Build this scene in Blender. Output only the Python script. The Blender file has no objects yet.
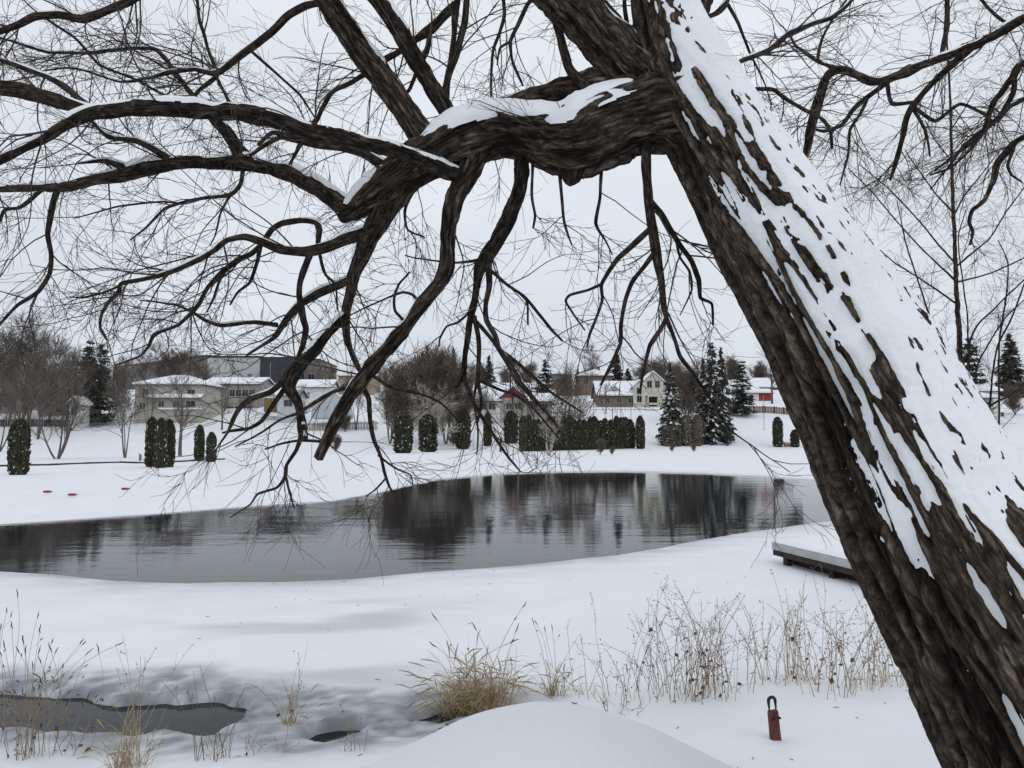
import bpy, math, random
import numpy as np
from mathutils import Vector

C = bpy.context.scene.collection
F = 788.0            # focal length in pixels of the 1024 px wide picture
EYE = 2.6            # eye height above the pond
PITCH = math.atan(54 / F)
rad = math.radians

# ------------------------------------------------------------------ noise
_perm = np.random.default_rng(7).permutation(256)
_perm = np.concatenate([_perm, _perm, _perm])
_g = np.random.default_rng(8).normal(size=(256, 3))
_g /= np.linalg.norm(_g, axis=1)[:, None]

def pn(p):
    """gradient noise, p (...,3) -> about -0.7..0.7"""
    p = np.asarray(p, float)
    i = np.floor(p).astype(int)
    f = p - i
    u = f * f * f * (f * (f * 6 - 15) + 10)
    i &= 255
    out = 0
    for dx in (0, 1):
        for dy in (0, 1):
            for dz in (0, 1):
                h = _perm[_perm[_perm[(i[..., 0] + dx) & 255] + ((i[..., 1] + dy) & 255)] + ((i[..., 2] + dz) & 255)]
                g = _g[h]
                d = g[..., 0] * (f[..., 0] - dx) + g[..., 1] * (f[..., 1] - dy) + g[..., 2] * (f[..., 2] - dz)
                w = (u[..., 0] if dx else 1 - u[..., 0]) * (u[..., 1] if dy else 1 - u[..., 1]) * (u[..., 2] if dz else 1 - u[..., 2])
                out = out + d * w
    return out

def fbm(p, o=3):
    p = np.asarray(p, float)
    s, a = 0, 1
    for k in range(o):
        s = s + a * pn(p * 2 ** k + 17.3 * k)
        a *= .5
    return s

def n2(x, y, s=1.0, o=2, z=0.0):
    return fbm(np.stack([x * s, y * s, np.zeros_like(x) + z], -1), o)

def sst(a, b, x):
    t = np.clip((x - a) / (b - a), 0, 1)
    return t * t * (3 - 2 * t)

def nrm(v):
    return v / (np.linalg.norm(v, axis=-1, keepdims=True) + 1e-9)

# ------------------------------------------------------------------ camera rays
cp, sp = math.cos(PITCH), math.sin(PITCH)

def P(px, py, D):
    """world point seen at picture position px,py at distance D along the view axis"""
    x = (px - 512) / F * D
    u = -(py - 384) / F * D
    return np.array([x, D * cp - u * sp, EYE + D * sp + u * cp])

def ground_at(px, py, z):
    d = P(px, py, 1.0) - np.array([0, 0, EYE])
    t = (z - EYE) / d[2]
    return np.array([0, 0, EYE]) + d * t

# ------------------------------------------------------------------ mesh building
class MB:
    def __init__(self):
        self.v, self.f, self.m, self.n = [], [], [], 0
        self.attr = {}

    def add(self, verts, faces, mat=0):
        verts = np.asarray(verts, float).reshape(-1, 3)
        faces = np.asarray(faces, int)
        self.v.append(verts)
        self.f.append(faces + self.n)
        self.m.append(mat)
        self.n += len(verts)

    def box(self, x0, x1, y0, y1, z0, z1, mat=0):
        v = [(x, y, z) for z in (z0, z1) for y in (y0, y1) for x in (x0, x1)]
        self.add(v, [(0, 2, 3, 1), (4, 5, 7, 6), (0, 1, 5, 4), (2, 6, 7, 3), (0, 4, 6, 2), (1, 3, 7, 5)], mat)

    def slab(self, top, faces, t, mat=0):
        top = np.asarray(top, float)
        n = len(top)
        bot = top - np.array([0, 0, t])
        self.v.append(np.concatenate([top, bot]))
        base = self.n
        self.n += 2 * n
        edges = {}
        for f in faces:
            for a, b in zip(f, list(f[1:]) + [f[0]]):
                edges[(a, b)] = 1
        for f in faces:
            self.f.append(np.array([[base + i for i in f]])); self.m.append(mat)
            self.f.append(np.array([[base + n + i for i in reversed(f)]])); self.m.append(mat)
        for (a, b) in edges:
            if (b, a) not in edges:
                self.f.append(np.array([[base + b, base + a, base + n + a, base + n + b]])); self.m.append(mat)

    def build(self, name, mats, parent=None, smooth=False, mesh_only=False):
        me = bpy.data.meshes.new(name)
        V = np.concatenate(self.v) if self.v else np.zeros((0, 3))
        me.vertices.add(len(V))
        me.vertices.foreach_set('co', V.astype(np.float32).ravel())
        tot, starts, idx, mi = 0, [], [], []
        for f, m in zip(self.f, self.m):
            k = f.shape[1]
            starts.append(tot + np.arange(len(f)) * k)
            idx.append(f.ravel())
            tot += f.size
            mi.append(np.full(len(f), m) if np.isscalar(m) else np.asarray(m))
        if idx:
            me.loops.add(tot)
            me.loops.foreach_set('vertex_index', np.concatenate(idx).astype(np.int32))
            st = np.concatenate(starts).astype(np.int32)
            me.polygons.add(len(st))
            me.polygons.foreach_set('loop_start', st)
            me.polygons.foreach_set('material_index', np.concatenate(mi).astype(np.int32))
        me.update(calc_edges=True)
        if idx:
            me.polygons.foreach_set('use_smooth', np.full(len(me.polygons), smooth))
        for k, a in self.attr.items():
            at = me.attributes.new(k, 'FLOAT' if a.ndim == 1 else 'FLOAT_VECTOR', 'POINT')
            at.data.foreach_set('value' if a.ndim == 1 else 'vector', a.astype(np.float32).ravel())
        for m in (mats if isinstance(mats, (list, tuple)) else [mats]):
            me.materials.append(m)
        me.validate()
        if mesh_only:
            return me
        return link(name, me, parent)

def link(name, data, parent=None, loc=None):
    o = bpy.data.objects.new(name, data)
    C.objects.link(o)
    if parent is not None:
        o.parent = parent
    if loc is not None:
        o.location = loc
    return o

def tag(o, label, cat, group=None, kind=None):
    if label: o['label'] = label
    if cat: o['category'] = cat
    if group: o['group'] = group
    if kind: o['kind'] = kind
    return o

def thing(name, label, cat, loc=(0, 0, 0), group=None, rz=0.0, scale=None):
    o = link(name, None, None, loc)
    o.rotation_euler = (0, 0, rz)
    if scale: o.scale = scale
    return tag(o, label, cat, group)

def tubes(P_, R_, s=3):
    n, k, _ = P_.shape
    T = nrm(np.gradient(P_, axis=1))
    mt = nrm(T.mean(1))
    ref = np.where(np.abs(mt[:, 2:3]) > .75, np.array([[1., 0, 0]]), np.array([[0, 0, 1.]]))
    N = nrm(np.cross(T, ref[:, None, :]))
    B = np.cross(T, N)
    a = np.arange(s) * 2 * np.pi / s
    V = P_[:, :, None] + R_[:, :, None, None] * (np.cos(a)[:, None] * N[:, :, None] + np.sin(a)[:, None] * B[:, :, None])
    V = V.reshape(-1, 3)
    b = (np.arange(n) * k * s)[:, None, None]
    i = (np.arange(k - 1) * s)[None, :, None]
    j = np.arange(s)[None, None, :]
    j2 = (j + 1) % s
    Q = np.stack([b + i + j, b + i + j2, b + i + s + j2, b + i + s + j], -1).reshape(-1, 4)
    return V, Q

def grow(rng, P_, R_, per, length, ang, k=7, t0=.25, t1=1.0, grav=0.0, curl=.25, rfac=.5, rmin=.0015, rend=.4, lenfall=0.0, rmax=9):
    """children polylines that leave a batch of parent polylines"""
    n, kk, _ = P_.shape
    idx = np.repeat(np.arange(n), per) if np.isscalar(per) else np.repeat(np.arange(n), per)
    m = len(idx)
    t = rng.uniform(t0, t1, m)
    ft = t * (kk - 1)
    i = np.minimum(ft.astype(int), kk - 2)
    fr = (ft - i)[:, None]
    base = P_[idx, i] * (1 - fr) + P_[idx, i + 1] * fr
    rad_ = R_[idx, i] * (1 - fr[:, 0]) + R_[idx, i + 1] * fr[:, 0]
    tan = nrm(P_[idx, i + 1] - P_[idx, i])
    perp = nrm(np.cross(tan, rng.normal(size=(m, 3))))
    a = rng.uniform(ang[0], ang[1], m)[:, None]
    d = nrm(tan * np.cos(a) + perp * np.sin(a))
    L = rng.uniform(length[0], length[1], m) * (1 - lenfall * t)
    pts = [base]
    st = (L / (k - 1))[:, None]
    bend = rng.normal(size=(m, 3)) * curl * .6
    for q in range(k - 1):
        pts.append(pts[-1] + d * st)
        d = nrm(d + bend + rng.normal(size=(m, 3)) * curl + np.array([0, 0, -grav]))
    r0 = np.clip(rad_ * rfac, rmin, rmax)
    taper = np.linspace(1, rend, k)
    return np.stack(pts, 1), r0[:, None] * taper[None]

# ------------------------------------------------------------------ materials
def mat(name, col, rough=.8, spec=.3):
    m = bpy.data.materials.new(name)
    m.use_nodes = True
    b = m.node_tree.nodes['Principled BSDF']
    b.inputs['Base Color'].default_value = (*col, 1)
    b.inputs['Roughness'].default_value = rough
    b.inputs['Specular IOR Level'].default_value = spec
    return m

def noisy(name, cols, scale=5, rough=.8, bump=0.0, attr=None, stretch=(1, 1, 1), bscale=None, spec=.3, detail=4, pos=(.3, .7), dist=.02):
    m = mat(name, cols[0], rough, spec)
    nt = m.node_tree
    N, L = nt.nodes, nt.links
    b = N['Principled BSDF']
    if attr:
        src = N.new('ShaderNodeAttribute'); src.attribute_name = attr; out = src.outputs['Vector']
    else:
        src = N.new('ShaderNodeTexCoord'); out = src.outputs['Object']
    mp = N.new('ShaderNodeMapping'); mp.inputs['Scale'].default_value = stretch
    L.new(out, mp.inputs['Vector'])
    no = N.new('ShaderNodeTexNoise'); no.inputs['Scale'].default_value = scale; no.inputs['Detail'].default_value = detail
    L.new(mp.outputs[0], no.inputs['Vector'])
    cr = N.new('ShaderNodeValToRGB')
    els = cr.color_ramp.elements
    while len(els) < len(cols): els.new(.5)
    for k, c in enumerate(cols):
        els[k].position = pos[0] + (pos[1] - pos[0]) * k / (len(cols) - 1)
        els[k].color = (*c, 1)
    L.new(no.outputs['Fac'], cr.inputs[0])
    L.new(cr.outputs[0], b.inputs['Base Color'])
    if bump:
        n_2 = N.new('ShaderNodeTexNoise'); n_2.inputs['Scale'].default_value = bscale or scale * 2; n_2.inputs['Detail'].default_value = 5
        L.new(mp.outputs[0], n_2.inputs['Vector'])
        bp = N.new('ShaderNodeBump'); bp.inputs['Strength'].default_value = bump; bp.inputs['Distance'].default_value = dist
        L.new(n_2.outputs['Fac'], bp.inputs['Height'])
        L.new(bp.outputs[0], b.inputs['Normal'])
    return m

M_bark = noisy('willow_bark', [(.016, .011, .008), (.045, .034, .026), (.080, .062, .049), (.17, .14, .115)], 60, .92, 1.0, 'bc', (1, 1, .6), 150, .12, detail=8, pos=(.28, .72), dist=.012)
for n_ in M_bark.node_tree.nodes:
    if n_.type == 'TEX_NOISE': n_.inputs['Roughness'].default_value = .72
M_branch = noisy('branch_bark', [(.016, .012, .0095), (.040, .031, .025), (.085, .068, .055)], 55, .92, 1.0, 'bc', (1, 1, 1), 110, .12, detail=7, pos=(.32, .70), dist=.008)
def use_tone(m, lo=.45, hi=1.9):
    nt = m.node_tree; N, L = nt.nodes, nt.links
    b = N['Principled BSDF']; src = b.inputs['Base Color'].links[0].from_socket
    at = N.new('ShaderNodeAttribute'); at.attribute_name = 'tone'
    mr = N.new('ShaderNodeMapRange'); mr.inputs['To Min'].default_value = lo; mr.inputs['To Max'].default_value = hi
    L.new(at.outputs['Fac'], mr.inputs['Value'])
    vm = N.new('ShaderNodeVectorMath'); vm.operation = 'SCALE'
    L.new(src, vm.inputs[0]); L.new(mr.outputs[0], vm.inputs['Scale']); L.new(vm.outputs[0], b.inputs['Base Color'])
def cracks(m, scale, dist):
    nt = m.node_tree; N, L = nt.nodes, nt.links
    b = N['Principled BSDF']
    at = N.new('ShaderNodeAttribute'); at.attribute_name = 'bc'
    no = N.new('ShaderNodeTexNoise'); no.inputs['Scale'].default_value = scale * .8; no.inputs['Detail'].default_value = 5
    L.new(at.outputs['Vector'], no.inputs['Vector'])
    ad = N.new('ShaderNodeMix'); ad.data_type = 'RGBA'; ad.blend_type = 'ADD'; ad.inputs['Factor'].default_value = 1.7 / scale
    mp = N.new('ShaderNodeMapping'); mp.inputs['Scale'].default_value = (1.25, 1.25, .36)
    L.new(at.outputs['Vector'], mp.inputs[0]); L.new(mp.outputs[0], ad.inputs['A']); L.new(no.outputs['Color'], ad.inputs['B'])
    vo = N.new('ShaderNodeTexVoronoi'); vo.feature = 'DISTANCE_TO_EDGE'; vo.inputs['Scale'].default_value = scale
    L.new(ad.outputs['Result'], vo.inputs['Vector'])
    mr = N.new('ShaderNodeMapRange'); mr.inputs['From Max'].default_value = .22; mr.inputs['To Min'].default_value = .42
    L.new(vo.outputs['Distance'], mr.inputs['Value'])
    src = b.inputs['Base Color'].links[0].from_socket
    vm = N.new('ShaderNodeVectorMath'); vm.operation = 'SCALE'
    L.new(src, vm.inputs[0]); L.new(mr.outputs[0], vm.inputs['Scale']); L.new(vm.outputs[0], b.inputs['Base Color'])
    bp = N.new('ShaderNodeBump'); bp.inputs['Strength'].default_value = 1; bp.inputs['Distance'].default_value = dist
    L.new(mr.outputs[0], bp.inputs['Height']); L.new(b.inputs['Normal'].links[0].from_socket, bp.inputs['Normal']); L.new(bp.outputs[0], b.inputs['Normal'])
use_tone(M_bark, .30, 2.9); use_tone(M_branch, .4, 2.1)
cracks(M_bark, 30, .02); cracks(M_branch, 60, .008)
M_twig = noisy('twig_bark', [(.030, .022, .018), (.070, .052, .042)], 3, .85)
M_snow = noisy('fresh_snow', [(.74, .76, .79), (.79, .81, .835)], 3, .75, .25, None, (1, 1, 1), 60, .2, dist=.004)
M_snowfar = noisy('roof_snow', [(.74, .76, .80), (.79, .81, .84)], .6, .8, .2, None, (1, 1, 1), 2, .2, dist=.05)
M_bareG = noisy('bare_grey_bark', [(.09, .075, .065), (.16, .14, .125)], 1.5, .9)
M_bareB = noisy('bare_brown_bark', [(.10, .075, .062), (.165, .13, .108)], 1.5, .9)
M_barePale = noisy('bare_pale_bark', [(.30, .27, .24), (.42, .39, .36)], 1.5, .9)
M_cedar = noisy('cedar_green', [(.020, .023, .013), (.042, .043, .024), (.068, .063, .036)], 2.5, .9)
M_spruce = noisy('spruce_green', [(.034, .034, .027), (.066, .063, .05)], 1.2, .9)
M_pine = noisy('pine_green', [(.022, .032, .024), (.045, .055, .038)], 1.0, .9)
M_burlap = noisy('burlap_brown', [(.10, .085, .068), (.16, .135, .11)], 2, .95)

# ------------------------------------------------------------------ terrain
pond_px = [(-700, 545), (-350, 540), (0, 523.5), (80, 518), (160, 512.5), (260, 504.5), (330, 500), (375, 492), (410, 484), (440, 478),
           (500, 472.5), (560, 470.5), (620, 470), (700, 472), (770, 476), (830, 480), (900, 487), (960, 496),
           (940, 508), (880, 516), (830, 521), (790, 527), (740, 535), (700, 541), (660, 549), (600, 559), (560, 563), (480, 569), (420, 574),
           (350, 581), (280, 584.5), (190, 585.5), (120, 582.5), (60, 576), (0, 572.5), (-350, 572), (-700, 575)]
pond = np.array([ground_at(x, y, 0.03)[:2] for x, y in pond_px])
stream_px = [[(-400, 688), (-100, 690), (20, 692), (75, 694), (120, 703), (165, 699), (215, 700), (250, 705), (249, 716), (235, 728), (205, 741), (165, 735), (140, 741), (85, 735), (20, 731), (-100, 735), (-400, 742)],
             [(296, 746), (318, 732), (350, 727), (378, 729), (356, 741), (322, 752)],
             [(405, 724), (434, 711), (472, 707), (470, 716), (438, 728)],
             [(150, 690), (165, 689), (170, 692), (150, 694)]]
streams = [np.array([ground_at(x, y, 0.03)[:2] for x, y in s]) for s in stream_px]
slush_px = [(225, 686), (300, 690), (380, 697), (430, 706), (460, 714), (430, 724), (400, 731), (370, 733), (320, 722), (310, 700), (270, 722), (240, 728)]
slush = np.array([ground_at(x, y, 0.08)[:2] for x, y in slush_px])

def sdist(x, y, poly):
    """signed distance, positive outside"""
    d = np.full(x.shape, 1e9)
    ins = np.zeros(x.shape, bool)
    for (x0, y0), (x1, y1) in zip(poly, np.roll(poly, -1, 0)):
        ex, ey = x1 - x0, y1 - y0
        t = np.clip(((x - x0) * ex + (y - y0) * ey) / (ex * ex + ey * ey + 1e-12), 0, 1)
        d = np.minimum(d, (x - x0 - t * ex) ** 2 + (y - y0 - t * ey) ** 2)
        c = (y0 > y) != (y1 > y)
        ins ^= c & (x < (x1 - x0) * (y - y0) / (y1 - y0 + 1e-12) + x0)
    d = np.sqrt(d)
    return np.where(ins, -d, d)

MOUND = .77
def height(x, y, want_wet=False):
    x = np.asarray(x, float); y = np.asarray(y, float)
    sd = sdist(x, y, pond)
    sdn = sd + .25 * n2(x, y, .35, 2, 3.0)
    far = y > np.interp(x, [-80, -25, -12, -7, -4.5, -3, 0, 25], [17, 17, 19.5, 22, 25, 31, 36, 37])
    prof = np.interp(y, [25, 60, 100, 125, 135, 145, 160, 175, 190, 205, 230, 300, 400, 600, 1700], [0, .1, .28, .45, .75, 2.0, 5.0, 8.0, 10.0, 12.3, 16.5, 20.5, 23, 26, 32])
    wide = n2(x, y, .05, 2, 9.0)
    zfar = .06 + np.interp(y, [32, 65], [.40, .12]) * sst(0.2, 5, sd) + prof + (.30 * wide * np.clip((y - 40) / 90, .15, 1.2) + .05 * n2(x, y, .35, 2, 4.)) * sst(1, 8, sd)
    # near: flat snowed ice, then the bank the camera stands on
    ice = .085 + .025 * n2(x, y, .3, 2, 1.)
    lump = n2(x, y, 1.1, 3, 5.) + .8 * np.abs(n2(x, y, 1.9, 2, 6.))
    bank = 1.05 - .145 * np.maximum(y, -3) + .10 * n2(x, y, .45, 2, 2.) * sst(2, 5, y) + .075 * lump * sst(3.5, 6, y)
    bank = bank + .05 * np.clip(x, 0, 5) * sst(5, 8, y)
    w = np.interp(x, [-4, 0, 2, 6], [.05, .06, .12, .2])
    dlt = (bank - ice) / w
    near = ice + w * np.logaddexp(0, np.clip(dlt, -40, 40)) * 1.0
    near = np.where(dlt > 39, bank, near)
    # snowed-over heap just in front of the camera
    mx, my = x - .16, y - 4.05
    rr = np.sqrt((mx / np.where(mx > 0, 1.06, 1.08)) ** 2 + (my / np.where(my > 0, 1.0, 1.6)) ** 2)
    rr = np.sqrt(rr ** 2 + .30 ** 2) - .30
    near = near + MOUND * np.exp(-(np.maximum(rr, 0) ** 1.5) * 1.0) * (1 + .02 * n2(x, y, 1.5, 2, 8.))
    z = np.where(far, zfar, near)
    z = np.where(sdn < .3, -.7 + (z + .7) * sst(-.9, .18, sdn), z)
    wet = np.zeros_like(x)
    nse = n2(x, y, 2.2, 3, 11.)
    if True:
        smin = np.full(x.shape, 1e9)
        for s in streams:
            smin = np.minimum(smin, sdist(x, y, s) + .16 * nse)
        z = np.where(smin < .25, -.45 + (z + .45) * sst(-.35, .10, smin), z)
        ss = sdist(x, y, slush) + .35 * nse
        z = np.where(smin > .1, z + (.075 + .012 * nse - z) * sst(.35, -.1, ss), z)
        onice = 1 - sst(.16, .34, z)
        wet = np.maximum((.95 * sst(1.0, .15, smin)) * np.clip(.85 + .9 * n2(x, y, 4.5, 3, 31.), 0, 1.1), sst(.55, -.2, ss) * np.clip(.80 + .8 * n2(x, y, 5.5, 3, 51.), .3, 1)) * onice
        streak = sst(.05, .5, n2(x * .35, y, .8, 3, 21.)) * sst(7.3, 8.5, y) * sst(13.5, 11.5, y) * sst(1.5, -2, x)
        wet = np.maximum(wet, .38 * streak * onice)
        wet = np.maximum(wet, .8 * np.exp(-np.maximum(sdn - .05, 0) / .7) * np.clip(.7 + .9 * n2(x * .4, y, 2., 3, 41.), 0, 1) * (~far))
        wet = np.clip(wet, 0, 1)
    if want_wet:
        return z, wet
    return z

def hz(x, y):
    return float(height(np.array([x]), np.array([y]))[0])

def on_ground(px, py):
    d = P(px, py, 1.0) - np.array([0, 0, EYE])
    t = np.concatenate([np.arange(2, 40, .05), np.arange(40, 500, .3)])
    q = np.array([0, 0, EYE]) + d * t[:, None]
    below = q[:, 2] - height(q[:, 0], q[:, 1]) < 0
    i = int(np.argmax(below)) if below.any() else len(t) - 1
    return q[i], t[i]

def spread(a, b, s, g):
    """positions from a outwards to b with step s growing by g"""
    out = [a]
    while out[-1] < b:
        out.append(out[-1] + s); s *= g
    return np.array(out)

xp = spread(8, 1700, .07, 1.045)
xs = np.concatenate([-xp[::-1], np.arange(-7.95, 7.99, .055), xp])
ys = np.concatenate([-spread(-1.4, 30, .15, 1.25)[::-1], np.arange(1.5, 15, .055), spread(15, 62, .07, 1.012), ])
ys = np.concatenate([ys, spread(ys[-1] + .6, 1700, .7, 1.04)])
X, Y = np.meshgrid(xs, ys)
Z, W = height(X.ravel(), Y.ravel(), True)
mb = MB()
nx, ny = len(xs), len(ys)
i = np.arange(nx * ny).reshape(ny, nx)
mb.add(np.stack([X.ravel(), Y.ravel(), Z], -1), np.stack([i[:-1, :-1], i[:-1, 1:], i[1:, 1:], i[1:, :-1]], -1).reshape(-1, 4))
mb.attr['wet'] = W
m = noisy('ground_snow', [(.72, .745, .785), (.77, .79, .825)], .7, .75, .35, None, (1, 1, 1), 9, .2, dist=.03)
nt = m.node_tree
b = nt.nodes['Principled BSDF']
at = nt.nodes.new('ShaderNodeAttribute'); at.attribute_name = 'wet'
mix = nt.nodes.new('ShaderNodeMix'); mix.data_type = 'RGBA'
old = b.inputs['Base Color'].links[0].from_socket
nt.links.new(at.outputs['Fac'], mix.inputs['Factor'])
nt.links.new(old, mix.inputs['A'])
mix.inputs['B'].default_value = (.17, .185, .205, 1)
nt.links.new(mix.outputs['Result'], b.inputs['Base Color'])
mr = nt.nodes.new('ShaderNodeMapRange'); mr.inputs['To Min'].default_value = .75; mr.inputs['To Max'].default_value = .38
nt.links.new(at.outputs['Fac'], mr.inputs['Value']); nt.links.new(mr.outputs[0], b.inputs['Roughness'])
ground = mb.build('snow_ground', m, smooth=True)
tag(ground, 'snow covered banks, ice shelf and hillside', None, kind='structure')
ground['category'] = 'ground'

mw = mat('pond_water', (.012, .014, .016), .03, .5)
b = mw.node_tree.nodes['Principled BSDF']
b.inputs['IOR'].default_value = 1.17
N, L = mw.node_tree.nodes, mw.node_tree.links
tc = N.new('ShaderNodeTexCoord')
hs = None
for sc, st, dd in ((.8, (.35, 1, 1), .012), (3.0, (.5, 1, 1), .004), (11.0, (.6, 1, 1), .0012)):
    mp = N.new('ShaderNodeMapping'); mp.inputs['Scale'].default_value = st
    no = N.new('ShaderNodeTexNoise'); no.inputs['Scale'].default_value = sc; no.inputs['Detail'].default_value = 3
    L.new(tc.outputs['Object'], mp.inputs[0]); L.new(mp.outputs[0], no.inputs['Vector'])
    bp = N.new('ShaderNodeBump'); bp.inputs['Strength'].default_value = .6; bp.inputs['Distance'].default_value = dd
    L.new(no.outputs['Fac'], bp.inputs['Height'])
    if hs: L.new(hs, bp.inputs['Normal'])
    hs = bp.outputs[0]
L.new(hs, b.inputs['Normal'])
mb = MB()
gx, gy = np.meshgrid(np.linspace(-120, 90, 40), np.linspace(5.5, 130, 30))
i = np.arange(gx.size).reshape(gx.shape)
mb.add(np.stack([gx.ravel(), gy.ravel(), gx.ravel() * 0], -1), np.stack([i[:-1, :-1], i[:-1, 1:], i[1:, 1:], i[1:, :-1]], -1).reshape(-1, 4))
wat = mb.build('pond_water', mw, smooth=True)
tag(wat, 'dark still pond water with reflections', 'water', kind='structure')

# ------------------------------------------------------------------ the willow
def catmull(pts, step, lin=.4):
    pts = np.asarray(pts, float)
    q = np.concatenate([[2 * pts[0] - pts[1]], pts, [2 * pts[-1] - pts[-2]]])
    out = []
    for a in range(1, len(q) - 2):
        n = max(2, int(np.linalg.norm(q[a + 1, :3] - q[a, :3]) / step))
        t = (np.arange(n) / n)[:, None]
        p0, p1, p2, p3 = q[a - 1], q[a], q[a + 1], q[a + 2]
        cm = .5 * (2 * p1 + (p2 - p0) * t + (2 * p0 - 5 * p1 + 4 * p2 - p3) * t ** 2 + (3 * p1 - p0 - 3 * p2 + p3) * t ** 3)
        out.append(cm * (1 - lin) + (p1 + (p2 - p1) * t) * lin)
    out.append(q[-2][None])
    return np.concatenate(out)

def frames(c):
    T = nrm(np.gradient(c, axis=0))
    n = np.cross(T[0], [0.3, 1, .2]); n /= np.linalg.norm(n)
    Ns = []
    for t in T:
        n = n - t * np.dot(n, t); n /= np.linalg.norm(n)
        Ns.append(n)
    Ns = np.array(Ns)
    return T, Ns, np.cross(T, Ns)

LIMBS = {}       # id -> dict(px=(k,2) control pixels, D=(k,), world line, radius)

def limb(root, lid, parent, dD, pts, seed, twigs=1.0, snow=1.0, bark='auto', D0=None, name=None, sdir=(0, 0, 1), smid=None, big=False, tl=(.35, 1.0), grav=.03):
    pts = np.array(pts, float)
    seg = np.r_[0, np.cumsum(np.linalg.norm(np.diff(pts[:, :2], axis=0), axis=1))]
    if D0 is None:
        pp = LIMBS[parent]
        j = int(np.argmin(np.linalg.norm(pp['px'] - pts[0, :2], axis=1)))
        D0 = pp['D'][j]
    rngl = np.random.default_rng(seed)
    u = seg / seg[-1]
    D = D0 + (np.asarray(dD) * u if np.isscalar(dD) else np.interp(u, np.linspace(0, 1, len(dD)), dD))
    if not big:
        D = D + .05 * np.sin(u * 9 + seed) * u
    wf = np.interp(pts[:, 2], [1, 2, 4, 7, 10, 14, 30], [.75, .72, .72, .79, .87, .93, .98])
    ctr = np.array([np.r_[P(x, y, d), w * f_ * d / F] for (x, y, w), f_, d in zip(pts, wf, D)])
    rmean = ctr[:, 3].mean()
    step = .0085 if big else max(.009, min(.03, rmean * .45))
    line = catmull(ctr, step, 0 if pts[:, 2].max() >= 12 else .4)
    if pts[:, 2].max() >= 12:
        for _ in range(22 if pts[:, 2].max() >= 20 else 10): line[1:-1] = .25 * line[:-2] + .5 * line[1:-1] + .25 * line[2:]
    c, r = line[:, :3], np.maximum(line[:, 3], .0025)
    # dense pixel/depth record for children
    pd = catmull(np.c_[pts[:, :2], D, pts[:, 2]], 4)
    LIMBS[lid] = dict(px=pd[:, :2], D=pd[:, 2], line=c, r=r)
    T, Nn, B = frames(c)
    s = np.r_[0, np.cumsum(np.linalg.norm(np.diff(c, axis=0), axis=1))]
    if not big:
        wob = np.stack([pn(np.stack([s * 7, s * 0 + seed, s * 0 + q], -1)) for q in (1.5, 7.5, 11.5)], -1)
        c = c + wob * np.where(r > .05, .012, np.minimum(r * .25 + .004, .015))[:, None] * sst(0, .1, s)[:, None]
        r = r * (1 + np.where(r > .05, .07, .22) * pn(np.stack([s * 9, s * 0 + seed + .5, s * 0], -1)))
    ns = int(np.clip(2 * np.pi * r.max() / (.0068 if big else .008), 5, 420))
    th = np.arange(ns) * 2 * np.pi / ns
    dirs = np.cos(th)[None, :, None] * Nn[:, None] + np.sin(th)[None, :, None] * B[:, None]
    RR = np.repeat(r[:, None], ns, 1)
    bc = np.stack([np.cos(th)[None] * RR, np.sin(th)[None] * RR, np.repeat(s[:, None], ns, 1) * (.22 if big else .3)], -1) + seed * 1.37
    h = 0
    iso = np.stack([np.cos(th)[None] * RR, np.sin(th)[None] * RR, np.repeat(s[:, None], ns, 1)], -1) + seed * 1.37
    if r.max() > .04:
        A = np.clip(r * .18, 0.004, .056 if big else .036)[:, None]
        fq = 13.5 if big else float(np.clip(2.4 / max(r.max(), .05), 14, 26))
        bl = bc * np.array([1, 1, .62 if big else .42])
        wp = bl + .009 * np.stack([pn(iso * 3.5), pn(iso * 3.5 + 31), 0 * RR], -1)
        wq = wp + .0035 * np.stack([pn(iso * 14), pn(iso * 14 + 11), 0 * RR], -1)
        a1 = np.abs(pn(wq * fq))
        a2 = np.abs(pn(wp * fq * 1.9 + 9.1))
        a3 = np.abs(pn(wp * fq * 3.6 + 19.1))
        rg = 1 - sst(.04, .19, a1 + .05 * pn(iso * 34)); r2 = 1 - sst(.01, .15, a2); r3 = 1 - sst(.0, .14, a3)
        ro = fbm(iso * np.array([30, 30, 15]) * (1 if big else 1.3) + 5, 3)
        brk = sst(-.20, -.04, pn(iso * np.array([23, 23, 13]) * (1 if big else 1.4) + 3.3))
        if big:   # long unbroken ridges on the sheltered side and towards the foot
            ez = (dirs * nrm(np.array(sdir, float))).sum(-1)
            wl = sst(-.30, .30, ez) * sst(.30, .52, s / s[-1])[:, None]
            brk = 1 - (1 - brk) * (.12 + .88 * wl); ro = ro * (.35 + .65 * wl)
            bl2 = bc * np.array([1, 1, .30]) + .010 * np.stack([pn(iso * 2.2 + 3), pn(iso * 2.2 + 37), 0 * RR], -1)
            b1 = np.abs(pn(bl2 * 14.5) + .06 * pn(iso * 22)); b2 = np.abs(pn(bl2 * 23 + 9.1) + .05 * pn(iso * 40))
            rg = rg * wl + (1 - wl) * (1 - sst(.06, .19, b1)); r2 = r2 * wl + (1 - wl) * (1 - sst(.0, .16, b2))
            r3 = r3 * (.4 + .6 * wl)
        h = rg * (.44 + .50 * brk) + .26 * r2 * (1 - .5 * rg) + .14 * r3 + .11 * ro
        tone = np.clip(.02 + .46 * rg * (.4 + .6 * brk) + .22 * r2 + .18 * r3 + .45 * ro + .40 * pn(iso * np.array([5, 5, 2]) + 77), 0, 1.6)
        low = (.07 if big else .085) * RR * fbm(bc * np.array([3.2, 3.2, 7]), 2)
        disp = A * (h - .35) + low
    else:
        tone = .55 + .5 * pn(bc * 60) + .4 * pn(bc * 25)
        disp = .10 * RR * pn(bc * 25) if r.max() > .012 else 0 * RR
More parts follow.
